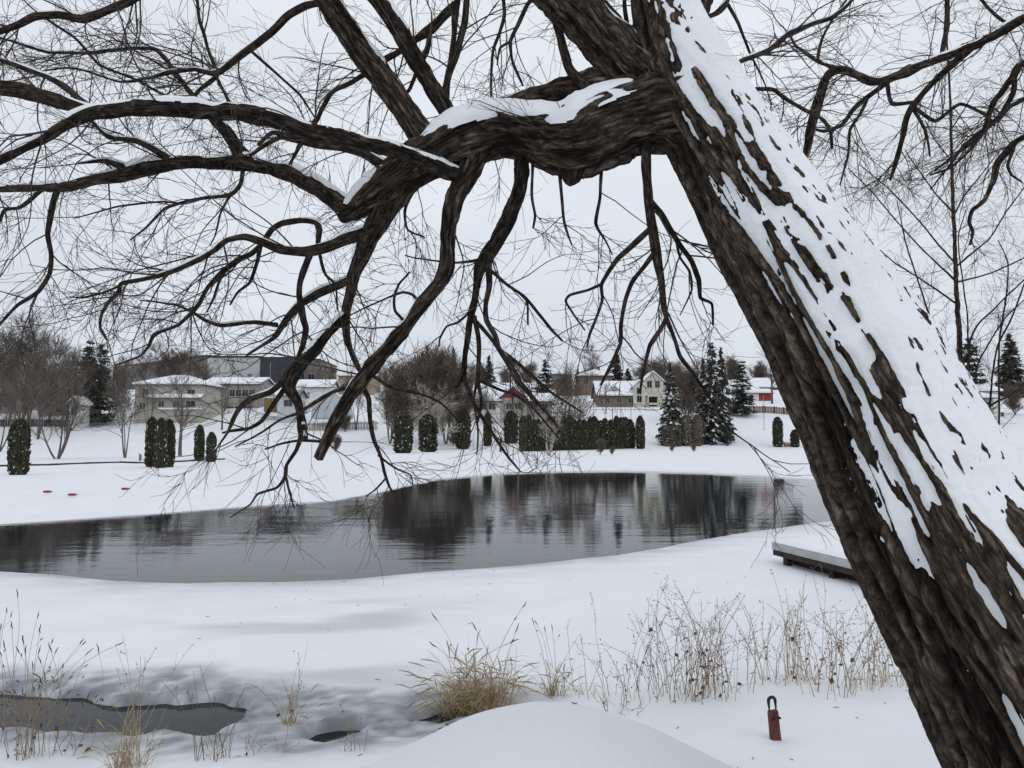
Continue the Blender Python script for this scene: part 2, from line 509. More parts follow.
        low = 0 * RR
    Rb = RR + disp
    # close the tip
    V = c[:, None] + dirs * Rb[..., None]
    k = len(c)
    idx = np.arange(k * ns).reshape(k, ns)
    q = np.stack([idx[:-1], np.roll(idx[:-1], -1, 1), np.roll(idx[1:], -1, 1), idx[1:]], -1).reshape(-1, 4)
    mbl = MB()
    mbl.add(V, q)
    tip = np.concatenate([V[-1], (c[-1] + T[-1] * r[-1] * .5)[None]])
    mbl.add(tip, [(a, (a + 1) % ns, ns) for a in range(ns)])
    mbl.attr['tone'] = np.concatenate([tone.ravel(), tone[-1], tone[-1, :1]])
    ic = iso * np.array([1, 1, .42])
    mbl.attr['bc'] = np.concatenate([ic.reshape(-1, 3), ic[-1], ic[-1, :1]])
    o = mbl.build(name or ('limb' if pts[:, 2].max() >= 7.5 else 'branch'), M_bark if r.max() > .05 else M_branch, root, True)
    # snow lying on the upper side
    if snow > 0 and r.max() > .014:
        e = nrm(np.array(sdir, float))
        cz = (dirs * e).sum(-1)
        nz = fbm(bc * np.array([6, 6, 12]) + 50, 3)
        if big:
            lo = smid(s / s[-1])
            cc = cz - lo[:, None] + .26 * fbm(bc * np.array([8, 8, 6]) + 50, 3)
            S = np.interp(cc, [-.9, -.6, -.3, .0, .3, .55, .8, 1.4], [-.04, -.022, -.009, .000, .010, .022, .035, .046])
            S = S + .007 * fbm(bc * np.array([5, 5, 7]) + 90, 3) + .0018 * pn(bc * np.array([10, 10, 230])) + .005 * fbm(iso * 34 + 9, 2) + .007 * pn(iso * np.array([13, 13, 8]) + 29)
            keep = cc > -.7
            Rs = RR + low + S
        else:
            thick = np.clip(r * .30 + .006, .006, .024)[:, None] * snow
            patch = sst(-.30, .25, pn(np.stack([s * 2.2, s * 0 + seed * .7, s * 0 + 2], -1)))[:, None]
            lo = (.42 if snow <= 1 else .12) + .30 * nz
            S = thick * patch * (1.25 * sst(lo, lo + .42, cz)) * (1 + .5 * nz) - .004 - .12 * thick
            keep = (cz > .05) & (S > -.0035)
            S = S + .007 * fbm(iso * 20 + 70, 3) * (1 if r.max() > .04 else .35)
            Rs = RR + low + S + np.where(r.max() > .04, .004, .0)
        Vs = c[:, None] + dirs * Rs[..., None]
        kf = keep.ravel()[q].all(1) if big else keep.ravel()[q].any(1)
        if kf.any():
            used = np.unique(q[kf])
            mp_ = np.full(k * ns, -1); mp_[used] = np.arange(len(used))
            ms = MB(); ms.add(Vs.reshape(-1, 3)[used], mp_[q[kf]])
            ms.build('snow', M_snow, o, True)
    # fine twigs
    if twigs > 0:
        Lm = s[-1]
        kk = 24
        ii = np.linspace(0, len(c) - 1, kk).astype(int)
        Pp, Rp = c[ii][None], r[ii][None]
        n1 = int(np.clip(rngl.normal(Lm * 11.5 * twigs, 1), 2, 80))
        mt = MB()
        p1, r1 = grow(rngl, Pp, Rp, n1, tl, (.4, 1.1), 10, .22, 1.0, grav, .105, .38, .0026, .35, .35, .0052)
        p2, r2 = grow(rngl, p1, r1, 4, (.14, .5), (.35, .85), 8, .12, 1.0, grav * .6, .12, .62, .0019, .45, .3)
        p3, r3 = grow(rngl, p2, r2, 3, (.06, .24), (.35, .8), 6, .1, 1.0, 0, .12, .75, .0015, .6)
        for a_, b_ in ((p1, r1), (p2, r2), (p3, r3)):
            ok = (a_[:, :, 1].min(1) > 1.7)
            if ok.any(): mt.add(*tubes(a_[ok], b_[ok], 4 if a_ is p1 else 3))
        mt.build('twigs', M_twig, o, True)
    return o

base = P(1290, 1140, 2.6)
gz = hz(base[0], base[1])
tree = thing('willow_tree', 'huge leaning snow plastered willow in front with thick furrowed bark', 'tree', (0, 0, 0))

TR = [(1310, 1190, 215), (1235, 1040, 168), (1160, 900, 138), (1085, 768, 119), (1008, 640, 102), (938, 520, 89), (875, 400, 74), (815, 295, 63), (753, 197, 54), (707, 118, 46), (678, 58, 38), (663, 12, 29), (650, -55, 22), (640, -120, 14)]
smid = lambda u: np.interp(u, [0, .2, .3, .37, .43, .53, .62, .7, .8, 1], [.45, .34, .20, .08, .0, -.02, .02, .06, .02, -.05])
tr_dir = nrm(np.array([.80, -.46, .40]))
limb(tree, 'T', None, [0, .12, .5, .95, 1.5, 1.75], TR, 3, 0, 1.0, D0=2.62, name='trunk', sdir=tr_dir, smid=smid, big=True)

def LB(*a, **k): return limb(tree, *a, **k)

LB('L1', 'T', .35, [(690, 102, 38), (655, 112, 40), (628, 117, 33), (604, 128, 37), (578, 143, 40), (553, 140, 30), (528, 131, 26), (500, 130, 24), (474, 134, 27), (448, 147, 27), (428, 158, 22), (405, 172, 22), (385, 186, 20), (365, 199, 15), (351, 210, 11), (342, 218, 8)], 11, .25, 1.25)
LB('burl', 'L1', -.05, [(572, 150, 18), (572, 168, 17), (571, 178, 13), (570, 184, 6)], 12, 0, 0, name='burl')
LB('L2', 'T', .45, [(665, 96, 24), (645, 78, 28), (626, 60, 27), (608, 42, 25), (588, 20, 24), (565, 0, 22), (535, -25, 20), (490, -62, 16), (430, -110, 10)], 13, .3)
LB('L4', 'T', .5, [(660, 88, 16), (620, 84, 19), (580, 89, 16), (545, 98, 14), (510, 108, 12), (478, 118, 8), (450, 122, 5)], 14, .4)
LB('L3', 'T', .45, [(682, 72, 10), (690, 38, 13), (695, 12, 15), (701, -15, 15), (712, -60, 13), (730, -130, 8)], 15, .3)
LB('M0', 'L1', .45, [(408, 168, 18), (393, 195, 15), (378, 220, 11.5), (366, 245, 9.5), (357, 268, 8), (350, 290, 6.5), (346, 315, 6), (347, 335, 4.5), (352, 355, 4), (362, 375, 3)], 16, .35)
LB('M1b', 'M0', .3, [(350, 280, 6.5), (325, 290, 6), (303, 303, 5.5), (288, 318, 5), (276, 335, 4), (268, 342, 2.5), (247, 355, 1.5)], 17, .4)
LB('M1c', 'M1b', .3, [(277, 325, 3.5), (255, 322, 3), (222, 325, 3), (205, 320, 2.5), (192, 312, 2), (175, 305, 1.5), (140, 300, 1)], 18, 0.5)
LB('M1d', 'M0', -.35, [(346, 316, 6.5), (330, 330, 6.5), (318, 345, 7), (305, 360, 8), (292, 376, 8.5), (290, 388, 7.5), (297, 402, 6), (301, 420, 6), (304, 438, 5.5)], 19, .3)
LB('M1e', 'M1d', -.3, [(287, 378, 5), (270, 392, 4.5), (252, 398, 4), (240, 407, 3.5), (233, 420, 3), (228, 432, 2), (215, 450, 1.2)], 20, 0.35)
LB('M1f', 'M1d', .2, [(288, 384, 4), (275, 402, 3.5), (262, 420, 3), (250, 428, 2.5), (232, 431, 2), (222, 433, 1.3)], 21, 0.3)
LB('M1g', 'M1d', .2, [(301, 432, 3), (297, 450, 2.8), (286, 466, 2.5), (284, 478, 2.5), (276, 488, 2), (258, 494, 1.7), (250, 505, 1.2), (230, 518, .8)], 22, 0.4, tl=(.15, .45))
LB('M1h', 'M1g', .1, [(285, 474, 2), (289, 490, 1.7), (294, 508, 1)], 23, .6, tl=(.1, .3))
LB('C1', 'M0', -.5, [(369, 232, 8), (350, 238, 8), (330, 246, 7.5), (305, 251, 6.5), (280, 249, 6), (262, 242, 5), (245, 237, 4.5), (228, 240, 4), (215, 250, 4), (198, 260, 3.8), (175, 270, 3.5), (155, 277, 3.2), (135, 281, 3), (121, 284, 3), (118, 292, 2.8), (108, 303, 2.5), (101, 315, 2.2), (100, 328, 1.8), (107, 340, 1.2)], 24, .8)
LB('C1b', 'C1', .1, [(121, 285, 2), (105, 292, 1.7), (85, 297, 1.5), (70, 297, 1)], 25, .8)
LB('C1c', 'C1', .5, [(318, 243, 3.5), (319, 230, 4), (315, 222, 4), (300, 220, 4), (283, 223, 4.2), (272, 230, 4.2), (263, 243, 4), (252, 253, 4), (238, 260, 4), (222, 272, 3.5), (208, 287, 3.2), (200, 303, 3), (190, 315, 2.8), (178, 325, 2.5), (160, 332, 2.5), (153, 337, 2.5), (148, 347, 2), (138, 357, 1.5), (115, 365, 1)], 26, .8)
LB('C1d', 'C1', .2, [(260, 247, 3), (257, 262, 2.8), (250, 282, 2.3), (238, 292, 2), (230, 305, 1.2)], 27, .6)
LB('C1e', 'C1c', .2, [(238, 262, 2.2), (222, 275, 2), (213, 300, 1.6), (207, 312, 1)], 28, .6)
LB('V5', 'C1', .3, [(312, 250, 4.5), (303, 272, 4.5), (299, 295, 4), (303, 318, 4.5), (306, 328, 4.5), (303, 345, 4), (297, 360, 4), (292, 374, 3)], 29, .4)
LB('V5c', 'C1', .2, [(319, 250, 3), (322, 265, 2.5), (326, 275, 2), (335, 285, 1.5), (338, 310, 1.2)], 30, .4)
LB('M2', 'L1', -.25, [(482, 136, 16), (471, 165, 13), (459, 190, 11), (450, 215, 9.5), (447, 245, 8.5), (447, 268, 8.5), (442, 280, 8.5), (428, 297, 8), (412, 317, 8), (392, 342, 8.5), (372, 367, 8.5), (352, 392, 8.5), (340, 412, 8), (328, 438, 7), (318, 459, 6)], 31, .2)
LB('M2a', 'M2', .2, [(420, 303, 2.5), (412, 294, 2.2), (403, 292, 2), (390, 297, 1.5), (365, 308, 1.2), (340, 320, .8)], 32, .5)
LB('M2b', 'M2', -.2, [(405, 322, 2.5), (395, 311, 2.2), (394, 298, 2), (399, 284, 1.7), (410, 272, 1.2)], 33, .5)
LB('Mh', 'M2', .3, [(358, 386, 3), (335, 391, 2.8), (315, 402, 2.5), (300, 412, 2), (280, 420, 1.8), (262, 432, 1.5), (235, 447, 1)], 34, 0.4)
LB('Mk', 'M2', .2, [(325, 442, 2.2), (300, 440, 2.2), (285, 443, 1.8), (265, 449, 1.2)], 35, .4)
LB('Mr', 'M2', .4, [(360, 382, 3.5), (369, 400, 3.5), (370, 420, 3), (374, 440, 3), (381, 458, 2.5), (386, 478, 2), (392, 492, 1.5)], 36, 0.35, tl=(.15, .5))
LB('Mr2', 'Mr', .1, [(378, 455, 1.6), (395, 468, 1.4), (410, 475, 1.2), (413, 486, .8)], 37, .6, tl=(.1, .3))
LB('Mr3', 'Mr', .1, [(386, 478, 1.5), (375, 490, 1.2), (366, 496, .8)], 38, .6, tl=(.1, .3))
LB('Ms', 'M2', .5, [(368, 372, 2.5), (388, 386, 2.2), (412, 392, 2), (440, 402, 1.5), (458, 420, 1)], 39, 0.25)
LB('N', 'M2', -1.0, [(467, 178, 8), (448, 172, 9), (425, 162, 9), (395, 150, 9), (355, 140, 8.5), (315, 133, 9.5), (280, 122, 9.5), (245, 113, 9.5), (205, 111, 10), (165, 108, 9.5), (130, 108, 8.5), (100, 112, 8), (75, 120, 7.5), (45, 138, 6.5), (20, 150, 6), (-10, 166, 5), (-80, 200, 3)], 40, .45)
LB('N2', 'N', -.2, [(98, 112, 6), (70, 105, 8), (45, 98, 8.5), (20, 92, 9), (-15, 86, 9), (-80, 80, 7)], 41, .6)
LB('N3', 'N2', .3, [(87, 106, 4.5), (65, 87, 4.5), (45, 75, 4), (20, 67, 3.5), (-10, 57, 3), (-70, 45, 2)], 42, .9)
LB('L1a', 'L1', .6, [(350, 210, 11), (335, 200, 10.5), (318, 187, 10), (295, 175, 9.5), (265, 166, 9), (238, 161, 9), (210, 163, 8), (180, 162, 8), (150, 167, 8.5), (125, 172, 8.5), (100, 178, 7), (70, 186, 6.5), (40, 187, 5.5), (0, 189, 4.5), (-50, 196, 3.5)], 43, .6)
LB('N4', 'L1a', -.3, [(172, 161, 5), (155, 150, 4.5), (135, 140, 4), (110, 137, 3.5), (95, 125, 2.5), (80, 108, 2)], 44, .9)
LB('st', 'L1a', -.1, [(130, 169, 5), (105, 161, 3.5), (78, 163, 1)], 45, .4)
LB('N5', 'L1a', .3, [(245, 160, 8.5), (234, 143, 8), (222, 126, 7.5), (208, 112, 6), (195, 98, 3.5), (180, 80, 3), (165, 58, 3), (153, 48, 2.5), (130, 49, 2.5), (108, 51, 2.5), (90, 53, 2.5), (55, 53, 2), (40, 50, 2), (0, 38, 1.8), (-40, 30, 1.5)], 46, 1.0)
LB('Nb', 'L1', -.2, [(394, 174, 7), (378, 163, 6.5), (362, 153, 6), (340, 147, 6), (315, 143, 6.5), (290, 137, 5), (272, 133, 3.5), (258, 145, 2.5)], 47, .6)
LB('Nb1', 'Nb', .2, [(300, 141, 4), (280, 138, 3.5), (265, 145, 3), (250, 156, 2)], 48, .6)
LB('Nb2', 'Nb', -.1, [(302, 142, 3), (296, 152, 2.5), (289, 164, 1.7)], 49, .6)
LB('Lb', 'L1a', -.3, [(57, 190, 4), (51, 213, 3.8), (48, 235, 3.5), (51, 255, 3.2), (49, 275, 3.2), (38, 292, 3), (18, 305, 2.5), (3, 320, 2), (-10, 335, 1.5)], 50, .8)
LB('Lc', 'L1a', .2, [(42, 190, 3.2), (20, 207, 2.7), (5, 210, 2.5), (-2, 224, 1.8), (-15, 240, 1)], 51, .6)
LB('Ld', 'L1a', -.5, [(243, 166, 3), (241, 183, 3), (230, 195, 2.8), (205, 198, 2.5), (180, 203, 2.2), (165, 208, 2), (155, 218, 1.8), (145, 228, 1.5), (130, 240, 1)], 52, .9)
LB('Ld2', 'Ld', .2, [(180, 203, 1.6), (160, 202, 1.5), (120, 206, 1.3), (98, 212, 1.1), (75, 218, .8)], 53, .7)
LB('Ld3', 'Ld', .1, [(230, 195, 1.8), (220, 215, 1.5), (215, 235, 1.2), (210, 246, .8)], 54, .6)
LB('M3', 'L1', .3, [(523, 145, 9), (521, 175, 8.5), (516, 198, 8.5), (508, 222, 8.5), (497, 243, 8.5), (486, 257, 8), (480, 268, 7), (476, 290, 4.5), (472, 312, 4.5), (468, 335, 4), (465, 355, 3.5), (463, 375, 3.5), (456, 388, 2)], 55, .25)
LB('M3b', 'M3', -.2, [(488, 260, 5.5), (489, 285, 4), (486, 305, 3.5), (487, 320, 4), (495, 335, 3.5), (499, 347, 2.5)], 56, .3)
LB('M3c', 'M3', .15, [(474, 316, 4), (478, 335, 3.5), (479, 355, 3.5), (478, 380, 3), (481, 400, 2.5), (478, 422, 1.5)], 57, 0.25)
LB('M3d', 'M3', -.3, [(477, 322, 3), (497, 346, 3.5), (508, 362, 5), (520, 383, 4.5), (535, 400, 3), (552, 420, 2), (565, 435, 1)], 58, 0.4, tl=(.2, .6))
LB('M3e', 'M3d', .2, [(503, 352, 3), (520, 365, 2.5), (533, 377, 2.5), (555, 395, 2), (582, 412, 1.2)], 59, 0.35, tl=(.2, .6))
LB('M3f', 'M3', .4, [(488, 268, 2.8), (505, 283, 2.3), (525, 297, 2.3), (540, 315, 2), (552, 330, 2), (562, 341, 1.5)], 60, 0.5)
LB('M3g', 'M3f', .1, [(502, 281, 1.8), (520, 294, 1.8), (527, 303, 1.6), (528, 325, 1.2)], 61, .6)
LB('M3h', 'M3', -.2, [(470, 312, 2), (458, 322, 1.8), (447, 326, 1.7), (440, 338, 1.5), (439, 347, 1)], 62, .3)
LB('M3i', 'M3', .2, [(463, 373, 3), (470, 395, 3), (480, 415, 2.5), (490, 430, 2.5), (500, 445, 2), (515, 465, 1.5), (521, 472, 1)], 63, 0.3, tl=(.1, .4))
LB('M3j', 'M3c', -.1, [(478, 375, 2.5), (474, 400, 1.8), (478, 430, 1.5), (477, 455, 1)], 64, 0.25, tl=(.1, .4))
LB('M3k', 'M3c', -.2, [(479, 380, 3), (500, 390, 2.2), (515, 395, 2), (530, 405, 2), (545, 422, 1.5), (560, 440, 1)], 65, 0.35, tl=(.1, .5))
LB('M3l', 'M3', .1, [(484, 259, 3), (468, 262, 2), (455, 263, 1.5), (430, 260, 1.2), (415, 258, 1), (405, 255, .8)], 66, .4)
LB('M4', 'T', -.15, [(648, 118, 6), (646, 165, 6), (648, 195, 6), (651, 225, 6.5), (656, 252, 6.5), (661, 280, 5), (664, 308, 4.5), (666, 318, 3.5), (660, 330, 3.2), (650, 345, 3), (645, 362, 2.5), (642, 378, 2), (640, 393, 1.3)], 67, .35)
LB('M4b', 'M4', .3, [(665, 314, 3), (675, 340, 3), (681, 357, 3), (692, 372, 2.5), (706, 392, 2), (728, 428, 1.3), (755, 448, .8), (790, 472, .6)], 68, 0.12)
LB('M4c', 'M4', -.2, [(651, 228, 4), (635, 243, 4), (618, 258, 3.5), (607, 275, 3), (602, 285, 2.8), (602, 300, 2.2), (595, 320, 2), (589, 335, 2), (587, 347, 1.3)], 69, .35)
LB('M4d', 'M4c', .1, [(602, 284, 2.5), (588, 290, 2), (570, 295, 2), (566, 302, 2), (574, 315, 1.5), (585, 330, 1)], 70, .4)
LB('M4e', 'M4', .2, [(655, 252, 4), (643, 268, 3.5), (632, 283, 3.2), (625, 300, 3), (621, 325, 3), (620, 344, 2.8), (612, 362, 2), (600, 385, 1.5)], 71, .35)
LB('M4f', 'M4', .35, [(650, 200, 4), (662, 215, 4), (672, 232, 4), (680, 245, 3.8), (692, 262, 3.5), (699, 280, 3.5), (700, 298, 2.5), (712, 304, 2), (713, 325, 1.3)], 72, 0.6)
LB('M4g', 'M4f', .1, [(676, 240, 2), (680, 258, 1.8), (690, 272, 1.8), (692, 290, 1.3), (680, 315, .8)], 73, .7)
LB('H1', 'L1', -.1, [(559, 165, 2.5), (562, 200, 2.3), (565, 225, 2), (572, 245, 1)], 74, .3, tl=(.1, .4))
LB('H2', 'L1', .2, [(602, 155, 2.5), (600, 195, 2.3), (596, 223, 2.5), (605, 240, 1.5), (612, 255, 1)], 75, 1.0)
LB('H3', 'L1', -.1, [(533, 155, 2.5), (532, 195, 2), (535, 215, 2), (533, 228, 1.5)], 76, .3, tl=(.1, .4))
LB('H4', 'L1', .4, [(436, 165, 3), (415, 190, 2), (405, 210, 2), (408, 230, 1.5), (425, 238, 1)], 77, 1.2)
LB('U1', 'L1', .1, [(430, 147, 14), (412, 120, 13), (392, 92, 13), (370, 62, 13), (350, 35, 12.5), (330, 5, 12.5), (305, -35, 12), (270, -90, 9), (220, -160, 5)], 78, .35)
LB('U2', 'L1', -.15, [(454, 124, 9), (443, 105, 9), (430, 82, 9), (415, 58, 9.5), (400, 30, 9.5), (380, 5, 9), (355, -25, 8), (320, -70, 6)], 79, .35)
LB('U3', 'L1', .4, [(444, 118, 5), (446, 90, 5.5), (450, 65, 4.5), (454, 35, 4), (456, 10, 5), (460, -30, 4), (468, -80, 3)], 80, .35)
LB('U3b', 'U3', -.1, [(448, 78, 4), (458, 50, 4.5), (464, 25, 4.5), (467, 0, 4), (470, -40, 3)], 81, .35)
LB('W1', 'U3', .5, [(456, 5, 6), (445, 15, 6.5), (430, 30, 6), (412, 42, 4.5), (398, 52, 4.5), (385, 60, 4.5), (372, 70, 4), (350, 83, 3.5), (332, 93, 3), (322, 108, 3), (316, 122, 3), (300, 124, 2), (288, 120, 1.5)], 82, .9)
LB('W1b', 'W1', .1, [(430, 32, 3.5), (427, 50, 3.5), (420, 65, 3), (410, 88, 2.5), (405, 95, 2)], 83, .4)
LB('W2', 'U1', .3, [(322, 2, 5), (305, 6, 5), (290, 15, 5), (265, 38, 5), (245, 53, 4.5), (218, 73, 4), (195, 70, 3), (170, 72, 3), (150, 78, 2), (120, 82, 1.5), (75, 68, 1.5), (45, 70, 1.2)], 84, 1.3)
LB('W2b', 'W2', .2, [(217, 74, 3), (207, 45, 2.5), (200, 20, 2.5), (196, -10, 2), (190, -50, 1.5)], 85, 1.0)
LB('W2c', 'W2', -.2, [(217, 76, 3), (200, 90, 3), (188, 104, 2)], 86, .8)
LB('W2e', 'W2', -.2, [(216, 76, 2.5), (223, 90, 2.5), (231, 107, 2), (240, 125, 1)], 87, .8)
LB('W2d', 'W2', .2, [(250, 50, 2), (275, 72, 2), (300, 95, 1.7), (315, 118, 1.2)], 88, .8)
LB('X1', 'U1', -.4, [(272, -88, 6), (220, -55, 6), (170, -25, 6), (128, 1, 5.5), (105, 12, 5.5), (83, 19, 5.5), (60, 15, 5), (35, 17, 5), (15, 26, 4.5), (-15, 36, 4), (-60, 45, 3)], 89, 1.0)
LB('X2', 'X1', .2, [(45, 18, 1.6), (75, 38, 1.8), (100, 65, 1.8), (130, 77, 1.8), (165, 95, 1.5)], 90, .9)
LB('V1', 'L1', .25, [(596, 96, 6), (580, 80, 6.5), (568, 66, 6.5), (562, 45, 6), (556, 22, 5.5), (545, 2, 5), (530, -20, 4)], 91, .4)
LB('V2', 'L1', .1, [(630, 98, 10), (632, 68, 8), (640, 42, 6.5), (645, 18, 6), (643, -10, 5), (640, -50, 4)], 92, .4)
LB('V2b', 'V2', .2, [(640, 41, 3.5), (622, 26, 3), (606, 14, 2.5), (595, 8, 2), (580, -5, 1.5)], 93, .6)
LB('V2c', 'V2b', -.1, [(628, 30, 3), (625, 10, 3), (623, -15, 2.5)], 94, .4)
LB('V3', 'L1', -.1, [(611, 92, 2), (611, 60, 2), (607, 30, 2), (600, 0, 1.5)], 95, .4)
LB('L3b', 'L3', .3, [(696, 22, 4), (715, 14, 3.5), (725, 5, 4.5), (730, -10, 3.5), (742, -40, 2)], 96, .8)
LB('L3c', 'L3b', -.1, [(727, 3, 2.5), (738, 22, 2.2), (745, 40, 2), (752, 58, 1.5), (765, 85, 1), (772, 105, .8)], 97, .6)
LB('TR1', 'T', .5, [(712, 80, 3), (742, 61, 3.5), (765, 52, 4), (775, 45, 4), (790, 33, 3.5), (810, 25, 3), (832, 17, 3), (848, 5, 2.5), (862, -12, 2)], 98, .8)
LB('TR2', 'T', .6, [(728, 105, 3), (752, 90, 3), (765, 89, 3), (775, 90, 3), (790, 102, 2.8), (808, 112, 2.5), (822, 119, 2.5), (830, 130, 2.5), (832, 148, 2)], 99, .6)
LB('Z1', 'L2', -.1, [(508, -50, 3), (503, -20, 2.5), (504, 15, 2.5), (500, 32, 2.3), (493, 50, 2), (491, 75, 1.8), (491, 97, 1.2)], 100, .8)
LB('Z2', 'L2', .1, [(545, -16, 3.5), (527, 5, 3), (518, 25, 2.8), (510, 42, 2.8), (512, 60, 2), (518, 75, 2), (523, 86, 1.3)], 101, .7)
LB('Z3', 'Z2', .1, [(510, 42, 2.3), (500, 48, 2), (497, 65, 1)], 102, .7)
# dead sprouts on the lower trunk
LB('S1', 'T', -.3, [(1016, 598, 2), (1000, 572, 1.8), (980, 540, 1.5), (966, 515, 1.1)], 103, 0, 0, name='sprout')
LB('S2', 'T', -.3, [(1012, 602, 1.8), (1002, 585, 1.5), (989, 570, 1.1)], 104, 0, 0, name='sprout')
LB('S3', 'T', -.3, [(1026, 600, 1.8), (1021, 585, 1.5), (1020, 575, 1.1)], 105, 0, 0, name='sprout')

# ------------------------------------------------------------------ second willow, its trunk beyond the right edge
rtree = thing('willow_tree', 'dark bare willow whose crooked boughs reach in over the top right corner', 'tree', (0, 0, 0))
def RB(*a, **k): return limb(rtree, *a, **k)
RB('RT', None, 0, [(1440, 880, 85), (1405, 750, 66), (1375, 550, 58), (1335, 300, 50), (1270, 80, 38), (1215, -120, 24), (1170, -250, 10)], 110, 0, D0=6.6, name='trunk')
RB('R1', 'RT', -.9, [(1275, 85, 22), (1180, 40, 13), (1100, 8, 10), (1060, 5, 8), (1024, 18, 7), (1000, 31, 6.5), (980, 42, 6), (958, 52, 6), (935, 60, 6), (910, 70, 6), (885, 81, 6), (870, 82, 5.5), (858, 75, 5.5), (847, 70, 5), (832, 68, 5), (826, 75, 5.5), (820, 95, 5.5), (813, 120, 5.5), (808, 145, 5), (803, 165, 3)], 111, .8, .25)
RB('R1b', 'R1', .5, [(974, 46, 4.5), (955, 62, 4.5), (938, 78, 4.5), (922, 95, 4), (911, 108, 4.5), (905, 123, 4), (902, 140, 3.5), (895, 165, 3), (890, 180, 2)], 112, 1.1, .2)
RB('R1c', 'R1', .3, [(942, 58, 3.2), (944, 45, 3.5), (947, 25, 3.5), (948, 0, 3.2), (950, -40, 2.5)], 113, .6, 0)
RB('R1d', 'R1', .4, [(892, 78, 4), (870, 95, 3.5), (855, 108, 3.2), (842, 125, 2.8), (825, 131, 2.5), (812, 128, 1.5)], 114, 1.0, 0)
RB('R1e', 'R1d', .2, [(868, 97, 2.5), (860, 115, 2.2), (850, 130, 2.2), (848, 155, 1.5), (840, 185, 1)], 115, 1, 0)
RB('R1f', 'R1', -.1, [(887, 81, 3), (892, 104, 3), (918, 102, 2.5)], 116, .8, 0)
RB('R1g', 'R1b', .2, [(913, 106, 2.8), (935, 121, 2.5), (960, 104, 2.2), (985, 115, 2), (995, 125, 1.5)], 117, .9, 0)
RB('R1h', 'R1b', -.2, [(912, 108, 2.2), (925, 130, 2), (930, 157, 1.3)], 118, .9, 0)
RB('R1i', 'R1', .3, [(1010, 26, 2.5), (990, 10, 2.2), (975, -8, 1.8)], 119, .8, 0)
RB('R1j', 'R1', .2, [(847, 70, 2), (818, 62, 2), (795, 45, 1.8), (788, 30, 1.2)], 120, .8, 0)
RB('R1k', 'R1', -.3, [(832, 68, 2.2), (818, 60, 2.2), (822, 40, 2), (832, 20, 1.7), (850, -5, 1.4)], 121, .8, 0)
RB('R2', 'RT', -.5, [(1310, 200, 12), (1180, 90, 9), (1080, 50, 6), (1024, 62, 4.5), (1012, 78, 4.5), (1003, 90, 4), (992, 105, 3.5), (986, 125, 3), (975, 140, 2.5), (955, 155, 2), (935, 170, 1.5)], 122, .9, .2)
RB('R2b', 'R2', .3, [(1015, 72, 3.5), (1012, 95, 3.5), (1000, 115, 3), (985, 128, 2.5), (965, 145, 2), (950, 165, 1.5), (930, 190, 1)], 123, .9, 0)
RB('R3', 'RT', .3, [(1330, 280, 10), (1200, 160, 8), (1100, 115, 5), (1024, 137, 4), (1008, 150, 4.5), (998, 163, 4.5), (993, 182, 3.5), (985, 200, 3), (973, 210, 2.8), (969, 222, 2.3), (973, 232, 2), (970, 245, 1.2)], 124, .7, .2)
RB('R3b', 'R3', .3, [(1100, 115, 3), (1040, 95, 3), (1012, 105, 3), (1000, 118, 3), (985, 130, 2.5), (970, 150, 2), (950, 168, 1.8), (930, 175, 1.2)], 125, .9, 0)
RB('R4', 'R3', -.1, [(1014, 146, 2.5), (1008, 165, 2), (1012, 175, 1.8), (1022, 182, 1.2)], 126, .8, 0)

# ------------------------------------------------------------------ slim young tree and bush behind the willow's trunk
sap = thing('young_tree', 'slim straight young tree standing behind the right side of the leaning trunk', 'tree')
def SB(*a, **k): return limb(sap, *a, **k)
SD = 13.0
SB('SP', None, 0, [(966, 640, 6), (963, 480, 4.5), (961, 370, 3.6), (957, 300, 3), (953, 200, 2.2), (950, 100, 1.5), (946, 20, 1), (944, -60, .7)], 130, 0, 0, D0=SD, name='trunk')
for q, (dd, pl) in enumerate([
        (-.5, [(957, 304, 1.5), (937, 290, 1.2), (916, 276, 1), (895, 263, .9), (880, 250, .6)]),
        (.5, [(956, 281, 1.5), (942, 268, 1.2), (925, 252, 1), (900, 225, .9), (872, 192, .8), (848, 168, .6)]),
        (-.8, [(955, 263, 1.3), (937, 243, 1.1), (920, 222, 1), (890, 190, .8), (860, 165, .6)]),
        (.6, [(957, 266, 1.4), (977, 249, 1.2), (990, 238, 1), (1006, 212, .9), (1024, 188, .7)]),
        (-.6, [(958, 282, 1.2), (991, 273, 1), (1024, 258, .8), (1050, 245, .6)]),
        (.3, [(954, 215, 1.2), (965, 195, 1), (985, 170, .8), (1000, 150, .6)]),
        (-.3, [(953, 212, 1.2), (935, 193, 1), (915, 165, .8), (905, 150, .6)]),
        (.3, [(951, 130, .9), (965, 108, .8), (975, 90, .6)]), (.3, [(951, 160, .9), (935, 140, .8), (925, 120, .6)])]):
    SB('SB%d' % q, 'SP', dd, pl, 131 + q, .25, 0, tl=(.3, .9), grav=-.02)
bush = thing('bush', 'thin leafless bush of upright stems just beyond the leaning trunk at the right edge', 'bush')
